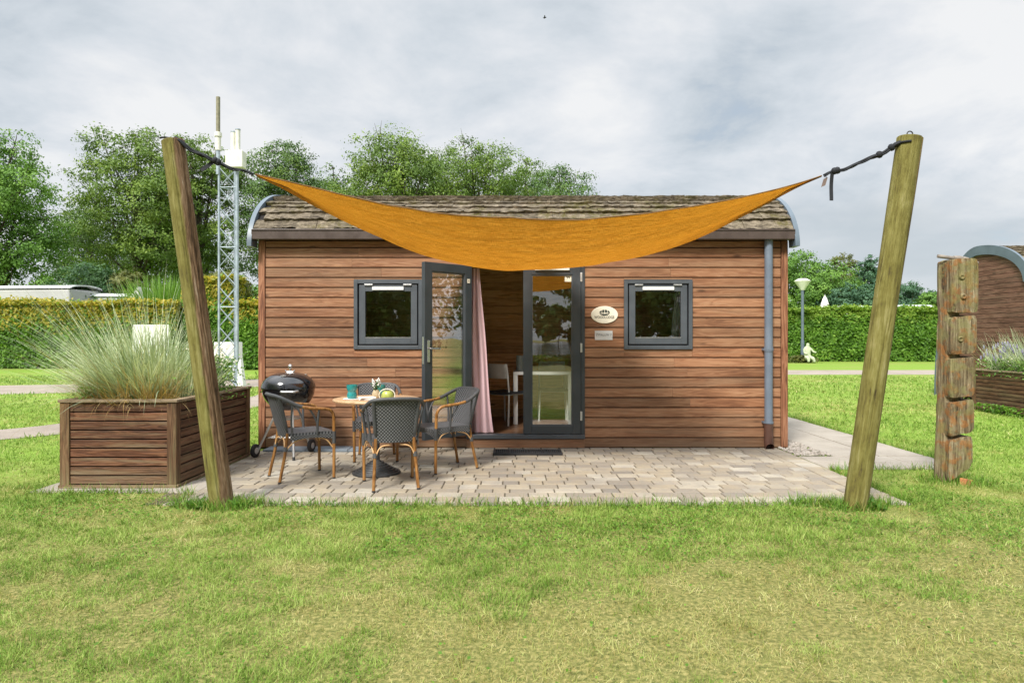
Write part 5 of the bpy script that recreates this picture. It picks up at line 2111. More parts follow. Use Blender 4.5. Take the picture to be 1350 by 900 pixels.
def join(*sets):
    Vs, Fs, Rs, Ms, k = [], [], [], [], 0
    for V, F, r_, mi in sets:
        Vs.append(V)
        Fs.append(F + k)
        Rs.append(r_)
        Ms.append(np.full(len(F), mi))
        k += len(V)
    return np.concatenate(Vs), np.concatenate(Fs), np.concatenate(Rs), np.concatenate(Ms)


def leaf_cloud(P, size, up=0.5, seed=None, aspect=0.55, nrm=None):
    """rhombus leaves at points P"""
    N = len(P)
    d = rng.normal(0, 1, (N, 3))
    d /= np.linalg.norm(d, axis=1)[:, None]
    if nrm is not None:
        n_ = nrm + 0.75 * rng.normal(0, 1, (N, 3))
    else:
        n_ = rng.normal(0, 1, (N, 3)) + np.array([0, 0, up])
    n_ /= np.linalg.norm(n_, axis=1)[:, None]
    a = np.cross(n_, d)
    a /= np.linalg.norm(a, axis=1)[:, None] + 1e-9
    b = np.cross(n_, a)
    s = (size * rng.uniform(0.6, 1.3, N))[:, None]
    V = np.stack([P - a * s * 0.5, P - b * s * aspect * 0.5 + n_ * s * 0.08, P + a * s * 0.5, P + b * s * aspect * 0.5 + n_ * s * 0.08], 1).reshape(-1, 3)
    F = np.arange(N * 4).reshape(N, 4)
    return V, F, rng.random(N)


def oat_grass():
    r = empty('ornamental_grass', (-3.52, 6.75, PLH), 0, 'large pale blue-green ornamental grass spraying out of the slatted planter', 'plant')
    z = PLH - 0.07
    A = blade_plant(-3.64, 6.72, z, 1750, 0.34, 0.36, 0.98, None, (-0.45, -0.15), 1.22, 0.75, 0.0105)
    B = blade_plant(-3.32, 6.80, z, 420, 0.26, 0.36, 0.74, None, (0.05, -0.2), 0.85, 0.60, 0.0085)
    C = blade_plant(-3.72, 6.72, z, 260, 0.30, 1.00, 1.58, None, (-1.05, -0.25), 1.32, 0.40, 0.0068)
    V, F, rn, mi = join((*A, 0), (*B, 0), (*C, 0))
    fast_mesh('foliage', V, F, M['oat'], r, rn)
    D = blade_plant(-3.55, 6.36, z, 620, 0.24, 0.18, 0.46, None, (-0.1, -0.6), 1.2, 1.3, 0.007, 1.7)
    E = blade_plant(-3.75, 6.60, z, 110, 0.28, 0.6, 1.2, None, (-0.7, -0.5), 1.45, 1.0, 0.005)
    V, F, rn, mi = join((*D, 0), (*E, 0))
    fast_mesh('dry_blades', V, F, M['oat_dry'], r, rn)


oat_grass()


def filler_plant(name, cx, cy, z, w, d, h, n, size, m, label, cat='plant', flowers=None):
    r = empty(name, (cx, cy, z), 0, label, cat)
    P = np.stack([rng.normal(cx, w * 0.42, n), rng.normal(cy, d * 0.42, n), z + h * rng.random(n) ** 0.8], 1)
    P[:, 2] -= 0.35 * h * ((P[:, 0] - cx) / w) ** 2
    P[:, 2] = np.maximum(P[:, 2], z - 0.01)
    V, F, rn = leaf_cloud(P, size, 0.9)
    fast_mesh('foliage', V, F, m, r, rn)
    st = MB()
    for i in range(14):
        a = random.uniform(0, 6.28)
        q = Vector((cx + w * 0.5 * math.cos(a) * random.random(), cy + d * 0.5 * math.sin(a) * random.random(), z + h * random.uniform(0.6, 1.0)))
        st.tube([(cx + (q.x - cx) * 0.3, cy + (q.y - cy) * 0.3, z - 0.03), q], [0.005, 0.002], 5)
    st.build('stem', M['bark'], r)
    if flowers:
        fb = MB()
        for i in range(flowers[1]):
            q = Vector((random.gauss(cx, w * 0.42), random.gauss(cy, d * 0.42), z + h * random.uniform(0.7, 1.25)))
            fb.lathe([(0, -flowers[2]), (flowers[2] * 0.8, 0), (0, flowers[2])], q, 6)
        fb.build('blossom', flowers[0], r)
    return r


filler_plant('low_shrub', -3.92, 6.5, PLH - 0.05, 0.16, 0.3, 0.16, 700, 0.045, M['weed'], 'low green filler plant at the left end of the near planter')
filler_plant('flowering_herb', -3.14, 7.2, PLH - 0.05, 0.22, 0.55, 0.42, 1700, 0.038, M['leaf_light'], 'bushy green herb with pale flowers at the right end of the near planter', flowers=(M['bloom'], 60, 0.012))


def far_planter_plants():
    r = empty('lavender_clump', (9.0, 12.3, 0.70), 0, 'mauve lavender clump mixed with grasses in the distant planter', 'plant')
    A = blade_plant(8.95, 12.35, 0.70, 240, 0.25, 0.4, 0.80, None, (-0.1, -0.1), 0.9, 0.4, 0.009)
    B = blade_plant(9.15, 11.7, 0.70, 650, 0.40, 0.45, 0.95, None, (-0.1, -0.1), 1.0, 0.5, 0.011)
    V, F, rn, mi = join((*A, 0), (*B, 0))
    fast_mesh('foliage', V, F, M['oat'], r, rn)
    fl = MB()
    for i in range(95):
        x, y = random.gauss(8.92, 0.17), random.gauss(12.2, 0.28)
        z = 0.70 + random.uniform(0.22, 0.55)
        fl.lathe([(0, -0.05), (0.016, -0.02), (0.014, 0.02), (0, 0.05)], (x, y, z), 6)
    fl.build('blossom', M['lavender'], r)
    filler_plant('trailing_shrub', 8.85, 11.6, 0.68, 0.34, 1.5, 0.30, 2600, 0.05, M['leaf_light'], 'bushy green filler plant spilling over the distant planter rim', flowers=(M['bloom'], 50, 0.014))
    filler_plant('base_weed', 8.56, 11.9, 0.0, 0.08, 1.0, 0.16, 420, 0.06, M['leaf_hedge'], 'creeping green weed at the foot of the distant planter')


far_planter_plants()

# ------------------------------------------------------------------ carved log


def carved_log():
    D = 6.40
    cx = at(1258, D)
    r = empty('carved_log', (cx, D, 0), 0, 'weathered log carved into five blocks with a rod on top, standing on the grass', 'carved post')
    H = hz(343, D)
    lg = MB()
    xl = at(1254.5, D)
    n, nz = 26, 40
    vs_, fs = [], []
    for j in range(nz + 1):
        z = -0.06 + (H - 0.02 + 0.06) * j / nz
        rr = 0.096 - 0.012 * j / nz
        ox_ = xl + 0.02 * math.sin(z * 1.4) + (0.018 * (1 - z / H) * -1)
        for k in range(n):
            a = 2 * math.pi * k / n
            w = 1 + 0.14 * (float(vnoise(math.cos(a) * 2 + 3, z * 2.4 + math.sin(a), 1.0, 31)) - 0.5)
            vs_.append((ox_ + rr * w * math.cos(a), D + 0.06 + rr * 1.05 * w * math.sin(a), z))
    for j in range(nz):
        for k in range(n):
            k2 = (k + 1) % n
            fs.append((j * n + k, j * n + k2, (j + 1) * n + k2, (j + 1) * n + k))
    fs.append(tuple(nz * n + k for k in range(n)))
    lg.add(vs_, fs)
    lg.build('log', M['totem'], r, smooth=50)
    # five slanting blocks on its face: image rows of the slots
    rows = [(342, 412.5, 410, 0), (417.5, 466, 461, -6), (471, 521, 512, -8), (527, 570, 566, -10), (575.5, 629, 616, -12)]
    for i, (ya, yb, yb2, _) in enumerate(rows):
        zt, zb = hz(ya, D), hz(yb, D)
        xa = at(1246.5 - 0.8 * i, D)
        xb = at([1281.5, 1279.5, 1278, 1276, 1274][i], D)
        slope = [0.0, 0.045, 0.05, 0.065, 0.085][i]
        bl = MB()
        nx, ny, nz_ = 9, 5, 9
        # a lumpy rounded block: subdivided box with eroded corners
        def pt(u, v, w):
            x = xa + (xb - xa) * u
            y = D - 0.10 + 0.22 * v
            z = zb + (zt - zb) * w
            z += slope * (u - 0.5) * (0.55 if w > 0.5 else 0.7)
            if i == 4 and w < 0.3:
                z += 0.10 * u
            cxm, czm = (xa + xb) / 2, (zt + zb) / 2
            ex, ez = (u - 0.5) * 2, (w - 0.5) * 2
            er = 0.010 * max(0, abs(ex) ** 6 * abs(ez) ** 6)
            n1 = float(vnoise(x * 9 + 3 * i, z * 9 + y * 5, 1.0, 41)) - 0.5
            n2 = float(vnoise(x * 30 + 3 * i, z * 8 + y * 20, 1.0, 43)) - 0.5
            f = 0.014 * n1 + 0.012 * n2
            x += -ex * er + (f if abs(ex) > 0.9 else 0)
            z += -ez * er * 0.8 + (f * 0.8 if abs(ez) > 0.9 else 0)
            if v < 0.05:
                y += 0.012 * (abs(ex) ** 6) + f * 1.3 + 0.005 * abs(ez) ** 9
            return (x, y, z)
        Vm, Fm, cache = [], [], {}

        def idx(a, b, c):
            k = (a, b, c)
            if k not in cache:
                cache[k] = len(Vm)
                Vm.append(pt(a / nx, b / ny, c / nz_))
            return cache[k]
        for c in range(nz_):
            for a in range(nx):
                Fm.append((idx(a, 0, c), idx(a + 1, 0, c), idx(a + 1, 0, c + 1), idx(a, 0, c + 1)))
                Fm.append((idx(a, ny, c), idx(a, ny, c + 1), idx(a + 1, ny, c + 1), idx(a + 1, ny, c)))
            for b in range(ny):
                Fm.append((idx(0, b, c), idx(0, b, c + 1), idx(0, b + 1, c + 1), idx(0, b + 1, c)))
                Fm.append((idx(nx, b, c), idx(nx, b + 1, c), idx(nx, b + 1, c + 1), idx(nx, b, c + 1)))
        for a in range(nx):
            for b in range(ny):
                Fm.append((idx(a, b, nz_), idx(a + 1, b, nz_), idx(a + 1, b + 1, nz_), idx(a, b + 1, nz_)))
                Fm.append((idx(a, b, 0), idx(a, b + 1, 0), idx(a + 1, b + 1, 0), idx(a + 1, b, 0)))
        bl.add(Vm, Fm)
        bo = bl.build('carved_block', M['totem'], r, smooth=28)
        kn = {0: [(1268, 365), (1270, 391)], 1: [(1266, 447)]}.get(i, [])
        for kx, ky in kn:
            k_ = MB()
            c = Vector((at(kx, D - 0.1), D - 0.105, hz(ky, D - 0.1)))
            mb2 = MB()
            mb2.lathe([(0.030, -0.012), (0.026, 0.004), (0.018, 0.009), (0.012, 0.002), (0, 0.0)], (0, 0, 0), 14)
            Mx = Matrix.Translation(c) @ Matrix.Rotation(R(90), 4, 'X')
            k_.add([tuple(Mx @ Vector(p)) for p in mb2.v], mb2.f)
            k_.build('knot', M['totem'], bo, smooth=50)
    rd = MB()
    pts = spline([(at(1236, D), D, hz(337.5, D)), (at(1255, D), D - 0.02, hz(340.5, D)), (at(1275, D), D - 0.01, hz(342.5, D)), (at(1293, D), D + 0.05, hz(346, D))], 5)
    rd.tube(pts, 0.017, 10)
    rd.tube([pts[5] + Vector((0, 0, 0.0)), pts[7], pts[10]], [0.022, 0.028, 0.021], 8)
    rd.build('rod', plain('weathered_rod', (0.22, 0.19, 0.16), 0.7, 0, 0.3, 20.0, 0.5), r, smooth=50)
    b = MB()
    x0 = at(1272, D - 0.12)
    Mx = Matrix.Translation((x0, D - 0.13, 0.0)) @ Matrix.Rotation(R(25), 4, 'Z') @ Matrix.Rotation(R(12), 4, 'Y')
    b.box(-0.05, -0.03, -0.01, 0.05, 0.03, 0.055, 0, None, Mx)
    o = b.build('brick', M['brick'], None, bevel=0.006)
    tag(o, 'loose orange brick chip lying at the foot of the carved log', 'brick')


carved_log()

# ------------------------------------------------------------------ lattice mast


def mast():
    D = 19.0
    cx = at(303, D)
    r = empty('lattice_mast', (cx, D, 0), 0, 'galvanised lattice radio mast with white antennas rising behind the planter', 'mast')
    hw = 0.25
    H = hz(222, D)
    legs = [(-hw, -0.12), (hw, -0.12), (0.02, 0.30)]
    for lx, ly in legs:
        l = MB()
        l.tube([(cx + lx, D + ly, 0), (cx + lx, D + ly, H)], 0.046 if lx > 0.1 else 0.032, 10)
        l.build('leg', M['galv'], r, smooth=50)
    br = MB()
    nb_ = 11
    for s in range(3):
        a, b = legs[s], legs[(s + 1) % 3]
        for k in range(nb_):
            z0, z1 = H * k / nb_, H * (k + 1) / nb_
            br.tube([(cx + a[0], D + a[1], z0), (cx + b[0], D + b[1], z1)], 0.011, 6)
            br.tube([(cx + b[0], D + b[1], z0), (cx + a[0], D + a[1], z1)], 0.011, 6)
            if k % 3 == 0:
                br.tube([(cx + a[0], D + a[1], z1), (cx + b[0], D + b[1], z1)], 0.013, 6)
    br.build('lattice', M['galv'], r, smooth=50)
    a = MB()
    ax = at(290, D)
    a.tube([(ax, D - 0.12, H - 0.2), (ax, D - 0.12, hz(200, D))], 0.055, 10)
    a.build('antenna_mount', M['galv'], r, smooth=50)
    a = MB()
    a.tube([(ax, D - 0.12, hz(200, D)), (ax, D - 0.12, hz(176, D))], 0.075, 14)
    a.tube([(ax, D - 0.12, hz(182, D)), (ax, D - 0.12, hz(177, D))], 0.098, 14)
    a.build('antenna_sleeve', M['offwhite'], r, smooth=50)
    a = MB()
    a.tube([(ax, D - 0.12, hz(176, D)), (ax, D - 0.12, hz(130, D))], 0.055, 12)
    a.build('whip_antenna', plain('olive_fibreglass', (0.20, 0.185, 0.12), 0.6, 0, 0.2), r, smooth=50)
    b = MB()
    b.box(at(303, D), D - 0.32, hz(224, D), at(325.5, D), D - 0.02, hz(202, D))
    b.build('radio_box', M['offwhite'], r, bevel=0.02)
    for px, top in ((310.5, 177), (316.5, 174)):
        c = MB()
        c.tube([(at(px, D), D - 0.15, hz(203, D)), (at(px, D), D - 0.15, hz(top, D))], 0.065, 10)
        c.tube([(at(px, D), D - 0.15, hz(top, D)), (at(px, D), D - 0.15, hz(top - 1.5, D))], 0.072, 10, 1)
        c.build('sector_antenna', [M['offwhite'], M['galv']], r, smooth=50)


mast()


def cabinet():
    D = 21.0
    r = empty('equipment_cabinet', (at(299, D), D, 0), 0, 'white equipment cabinet on legs standing behind the lattice mast', 'cabinet')
    b = MB()
    b.box(at(282, D), D, hz(477, D), at(313, D), D + 0.4, hz(451, D))
    b.build('body', M['white'], r, bevel=0.015)
    d = MB()
    d.box(at(284, D), D - 0.02, hz(475, D), at(311, D), D - 0.001, hz(453, D))
    d.build('door', M['offwhite'], r, bevel=0.01)
    for px in (287, 308):
        l = MB()
        l.box(at(px, D) - 0.05, D + 0.05, 0, at(px, D) + 0.05, D + 0.30, hz(477, D))
        l.build('leg', M['offwhite'], r)
    s = MB()
    D2 = 17.6
    v = [(at(312, D2), D2, 0.0), (at(321, D2), D2, 0.0), (at(321, D2), D2 + 0.25, 0.0), (at(312, D2), D2 + 0.25, 0.0)]
    v2 = [(at(312.6, D2), D2 + 0.03, 0.70), (at(316.5, D2), D2 + 0.03, 0.82), (at(316.5, D2), D2 + 0.2, 0.82), (at(312.6, D2), D2 + 0.2, 0.70)]
    s.add(v + v2, [(0, 3, 2, 1), (4, 5, 6, 7), (0, 1, 5, 4), (1, 2, 6, 5), (2, 3, 7, 6), (3, 0, 4, 7)])
    o = s.build('marker_stone', M['white'], None, bevel=0.03)
    tag(o, 'white pointed marker stone at the foot of the lattice mast', 'marker')


cabinet()


def white_board():
    D = 24.0
    r = empty('garden_screen', (at(198, D), D, 0), 0, 'white board screen standing on the lawn behind the spraying grass', 'screen')
    b = MB()
    b.box(at(175, D), D, hz(487, D), at(222, D), D + 0.05, hz(428, D))
    b.build('board', M['white'], r, bevel=0.01)
    for px in (180, 217):
        l = MB()
        l.box(at(px, D) - 0.05, D + 0.051, 0, at(px, D) + 0.05, D + 0.15, hz(440, D))
        l.build('post', M['galv'], r)


white_board()


def street_lamp():
    D = 37.0
    x = at(1058, D)
    r = empty('garden_lamp', (x, D, 0), 0, 'grey park lamp with white funnel head in front of the right hedge', 'lamp')
    p = MB()
    zt = hz(382, D)
    p.tube([(x, D, 0), (x, D, 1.2)], 0.095, 12)
    p.tube([(x, D, 1.2), (x, D, zt)], 0.075, 12)
    p.build('pole', M['bluegrey'], r, smooth=40)
    h = MB()
    h.lathe([(0.10, -0.02), (0.13, 0.03), (0.39, 0.42), (0.41, 0.45), (0.0, 0.45)], (x, D, zt), 24)
    h.build('shade', M['white'], r, smooth=35)
    c = MB()
    c.lathe([(0.415, 0.452), (0.42, 0.48), (0.22, 0.60), (0.0, 0.62)], (x, D, zt), 24)
    c.build('cap', M['offwhite'], r, smooth=35)


street_lamp()


def statue():
    """pale stone garden figure, seated"""
    D = 36.3
    x = at(1064.5, D)
    me = bpy.data.meshes.new('stone_statue')
    J = [((0, 0, 0.45), 0.20), ((0.0, 0, 0.75), 0.19), ((0, 0, 0.98), 0.20), ((0.02, 0, 1.14), 0.09), ((0.04, -0.02, 1.34), 0.155),
         ((-0.24, 0, 0.95), 0.085), ((-0.27, -0.10, 0.66), 0.07), ((-0.08, -0.25, 0.60), 0.06), ((0.24, 0, 0.95), 0.085), ((0.40, -0.12, 0.74), 0.065), ((0.56, -0.25, 0.70), 0.06),
         ((-0.12, -0.05, 0.36), 0.15), ((-0.10, -0.42, 0.34), 0.12), ((-0.10, -0.46, 0.06), 0.09), ((0.14, -0.05, 0.36), 0.15), ((0.28, -0.38, 0.32), 0.12), ((0.34, -0.42, 0.04), 0.09)]
    E = [(0, 1), (1, 2), (2, 3), (3, 4), (2, 5), (5, 6), (6, 7), (2, 8), (8, 9), (9, 10), (0, 11), (11, 12), (12, 13), (0, 14), (14, 15), (15, 16)]
    me.from_pydata([j[0] for j in J], E, [])
    o = bpy.data.objects.new('stone_statue', me)
    col.objects.link(o)
    sk = o.modifiers.new('skin', 'SKIN')
    sk.use_smooth_shade = True
    if not me.skin_vertices:
        bm_attr = me.attributes
    bm = bmesh_skin(me, [j[1] for j in J])
    ss = o.modifiers.new('sub', 'SUBSURF')
    ss.levels = ss.render_levels = 2
    me.materials.append(M['stone'])
    o.location = (x, D, 0)
    o.scale = (0.72, 0.72, 0.80)
    tag(o, 'pale stone figure seated at the foot of the park lamp', 'statue')


def bmesh_skin(me, radii):
    import bmesh
    bm = bmesh.new()
    bm.from_mesh(me)
    lay = bm.verts.layers.skin.verify()
    bm.verts.ensure_lookup_table()
    for v, rr in zip(bm.verts, radii):
        v[lay].radius = (rr, rr)
    bm.verts[0][lay].use_root = True
    bm.to_mesh(me)
    bm.free()


statue()
filler_plant('flower_bed', at(1056, 36.6), 36.6, 0.0, 0.9, 0.4, 0.40, 900, 0.14, M['leaf_olive'], 'small tuft of plants round the foot of the park lamp')


def bird():
    D = 60.0
    c = Vector((at(718, D), D, hz(23.5, D)))
    mb = MB()
    mb.lathe([(0, -0.16), (0.05, -0.08), (0.07, 0.02), (0.04, 0.12), (0, 0.18)], (0, 0, 0), 10)
    body = [tuple(c + Matrix.Rotation(R(80), 3, 'Y') @ Vector(v)) for v in mb.v]
    b2 = MB()
    b2.add(body, mb.f)
    for s in (-1, 1):
        b2.panel(lambda u, v: c + Vector((0.10 * (u - 0.5) * (1 - 0.6 * v), s * 0.05 + s * 0.28 * v, 0.05 * math.sin(2.4 * v) + 0.02)), 3, 5, 0.01)
    o = b2.build('bird', M['bird'], None, smooth=50)
    tag(o, 'small dark bird flying high above the cabin', 'bird')


bird()

# ------------------------------------------------------------------ hedges


def hedge(name, x0, x1, y0, y1, h, label, n_front, size, tip, tipfrac=0.16, m='leaf_hedge'):
    r = empty(name, ((x0 + x1) / 2, (y0 + y1) / 2, 0), 0, label, 'hedge')
    c = MB()
    c.box(x0 + 0.25, y0 + 0.25, 0, x1 - 0.25, y1 - 0.25, h - 0.25)
    c.build('twigs', M['hedge_core'], r)
    N = n_front
    # leaves on the front, top and ends
    P, Nn = [], []
    k = int(N)
    X = rng.uniform(x0, x1, k)
    Z = h * rng.random(k) ** 0.92
    depth = np.abs(rng.normal(0, 0.13, k)) + 0.22 * (vnoise(X * 1.3, Z * 1.6, 1.0, 51))
    bul = 0.10 * np.sin(np.pi * Z / h)
    P.append(np.stack([X, y0 - bul + depth, Z + 0.03], 1))
    Nn.append(np.tile([0, -1.0, 0.35], (k, 1)))
    k2 = int(N * 0.5)
    X = rng.uniform(x0, x1, k2)
    Y = rng.uniform(y0, y1, k2)
    top = h + 0.20 * (vnoise(X * 0.9, Y * 1.1, 1.0, 52) - 0.5) + 0.10 * (vnoise(X * 3.1, Y * 2.1, 1.0, 53) - 0.5) + np.abs(rng.normal(0, 0.10, k2)) * (rng.random(k2) < 0.6) - np.abs(rng.normal(0, 0.08, k2)) * 0.5
    P.append(np.stack([X, Y, top], 1))
    Nn.append(np.tile([0, -0.2, 1.0], (k2, 1)))
    k3 = int(N * 0.10)
    for xe, s in ((x0, -1), (x1, 1)):
        Y = rng.uniform(y0, y1, k3)
        Z = h * rng.random(k3)
        P.append(np.stack([xe - s * np.abs(rng.normal(0, 0.13, k3)), Y, Z + 0.03], 1))
        Nn.append(np.tile([s, 0, 0.3], (k3, 1)))
    P, Nn = np.concatenate(P), np.concatenate(Nn)
    V, F, rn = leaf_cloud(P, size, nrm=Nn, aspect=0.62)
    zr = P[:, 2] / h
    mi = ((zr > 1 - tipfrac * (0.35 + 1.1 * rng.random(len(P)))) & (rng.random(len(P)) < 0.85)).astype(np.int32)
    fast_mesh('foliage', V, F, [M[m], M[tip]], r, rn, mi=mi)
    return r


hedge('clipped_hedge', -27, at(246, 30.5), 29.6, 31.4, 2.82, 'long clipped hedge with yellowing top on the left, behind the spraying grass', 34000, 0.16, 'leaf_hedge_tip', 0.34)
hedge('clipped_hedge', at(247, 30.5), at(312, 30.5), 29.9, 31.6, 3.9, 'tall green hedge block behind the lattice mast', 9000, 0.17, 'leaf_hedge_tip', 0.30)
hedge('clipped_hedge', at(313, 29.2), at(380, 29.2), 28.4, 30.2, 2.75, 'short hedge end showing beside the cabin corner', 6500, 0.17, 'leaf_hedge_tip', 0.22)
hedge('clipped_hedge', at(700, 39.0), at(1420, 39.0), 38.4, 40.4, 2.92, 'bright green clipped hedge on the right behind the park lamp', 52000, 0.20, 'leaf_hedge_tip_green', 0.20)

# ------------------------------------------------------------------ caravans, umbrella


def caravan(cx, cy, L, H, W, rz, label, group):
    r = empty('caravan', (cx, cy, 0), rz, label, 'caravan', group)
    b = MB()
    b.box(-L / 2, -W / 2, 0.45, L / 2, W / 2, H - 0.25)
    b.build('body', M['caravan_side'], r, world=False, bevel=0.10)
    t = MB()
    t.panel(lambda u, v: ((u - 0.5) * (L + 0.12), (v - 0.5) * (W + 0.12), H - 0.22 + 0.22 * math.sin(math.pi * v) ** 0.5), 4, 12, 0.06)
    t.build('roof', M['caravan'], r, world=False, smooth=50)
    w = MB()
    w.box(-L * 0.3, -W / 2 - 0.02, 1.3, L * 0.1, -W / 2 - 0.002, 2.0)
    w.build('window', M['glass'], r, world=False)
    for sx in (-0.12, 0.12):
        k = MB()
        mb2 = MB()
        mb2.lathe([(0, -0.1), (0.33, -0.1), (0.35, 0), (0.33, 0.1), (0, 0.1)], (0, 0, 0), 20)
        Mx = Matrix.Translation((sx * L, -W / 2 + 0.05, 0.36)) @ Matrix.Rotation(R(90), 4, 'X')
        k.add([tuple(Mx @ Vector(p)) for p in mb2.v], mb2.f)
        k.build('wheel', M['blackrub'], r, world=False, smooth=50)


G = 'caravans beyond the hedges'
caravan(at(25, 36), 36.5, 7.0, hz(376, 36), 2.4, R(-6), 'white caravan roof showing above the left hedge at the frame edge', G)
caravan(at(118, 37), 37.5, 4.0, hz(386, 37), 2.3, R(10), 'low pale caravan roof above the left hedge, next to the dark bush', G)
caravan(at(1140, 50), 50.0, 3.6, hz(403, 50), 2.3, R(0), 'pale caravan roof just above the right hedge, near the mossy post', G)
caravan(at(1194, 54), 54.0, 3.0, hz(402, 54), 2.3, R(0), 'smaller pale caravan roof above the right hedge, close to the carved log', G)


def party_tent():
    D = 34.5
    cx = at(185, D)
    r = empty('pitched_tent', (cx, D, 0), 0, 'small white pitched tent top peeking over the left hedge', 'tent')
    t = MB()
    z0, z1 = 2.6, hz(379, D)
    a = [(cx - 0.75, D - 0.7, z0), (cx + 0.55, D - 0.7, z0 + 0.2), (cx + 0.55, D + 0.7, z0 + 0.2), (cx - 0.75, D + 0.7, z0)]
    b = [(cx + 0.20, D - 0.6, z1), (cx + 0.20, D + 0.6, z1)]
    c = [(cx - 0.7, D - 0.65, 0.0), (cx + 0.5, D - 0.65, 0.0), (cx + 0.5, D + 0.65, 0.0), (cx - 0.7, D + 0.65, 0.0)]
    t.add(a + b + c, [(0, 1, 4), (1, 2, 5, 4), (2, 3, 5), (3, 0, 4, 5), (6, 7, 1, 0), (7, 8, 2, 1), (8, 9, 3, 2), (9, 6, 0, 3)])
    t.build('canvas', M['canvas'], r)
    p = MB()
    p.tube([(cx + 0.2, D - 0.55, 0.0), (cx + 0.2, D - 0.55, z1 - 0.01)], 0.02, 6)
    p.build('pole', M['alu'], r)


party_tent()


def folded_umbrella():
    D = 43.0
    cx = at(1087.5, D)
    r = empty('folded_umbrella', (cx, D, 0), 0, 'closed white umbrella poking up behind the right hedge', 'umbrella')
    p = MB()
    p.tube([(cx, D, 0), (cx, D, hz(388, D))], 0.03, 8)
    p.build('pole', M['alu'], r)
    c = MB()
    n = 18
    prof = [(0.03, hz(390, D)), (0.12, hz(394, D)), (0.22, hz(402, D)), (0.26, hz(410, D)), (0.20, hz(415, D)), (0.03, hz(415, D))]
    vs_, fs = [], []
    for rr, z in prof:
        for k in range(n):
            a = 2 * math.pi * k / n
            q = rr * (1 + 0.22 * math.cos(6 * a))
            vs_.append((cx + q * math.cos(a), D + q * math.sin(a), z))
    for i in range(len(prof) - 1):
        for k in range(n):
            fs.append((i * n + k, i * n + (k + 1) % n, (i + 1) * n + (k + 1) % n, (i + 1) * n + k))
    c.add(vs_, fs)
    c.build('canopy', M['canvas'], r, smooth=60)


folded_umbrella()

# ------------------------------------------------------------------ trees


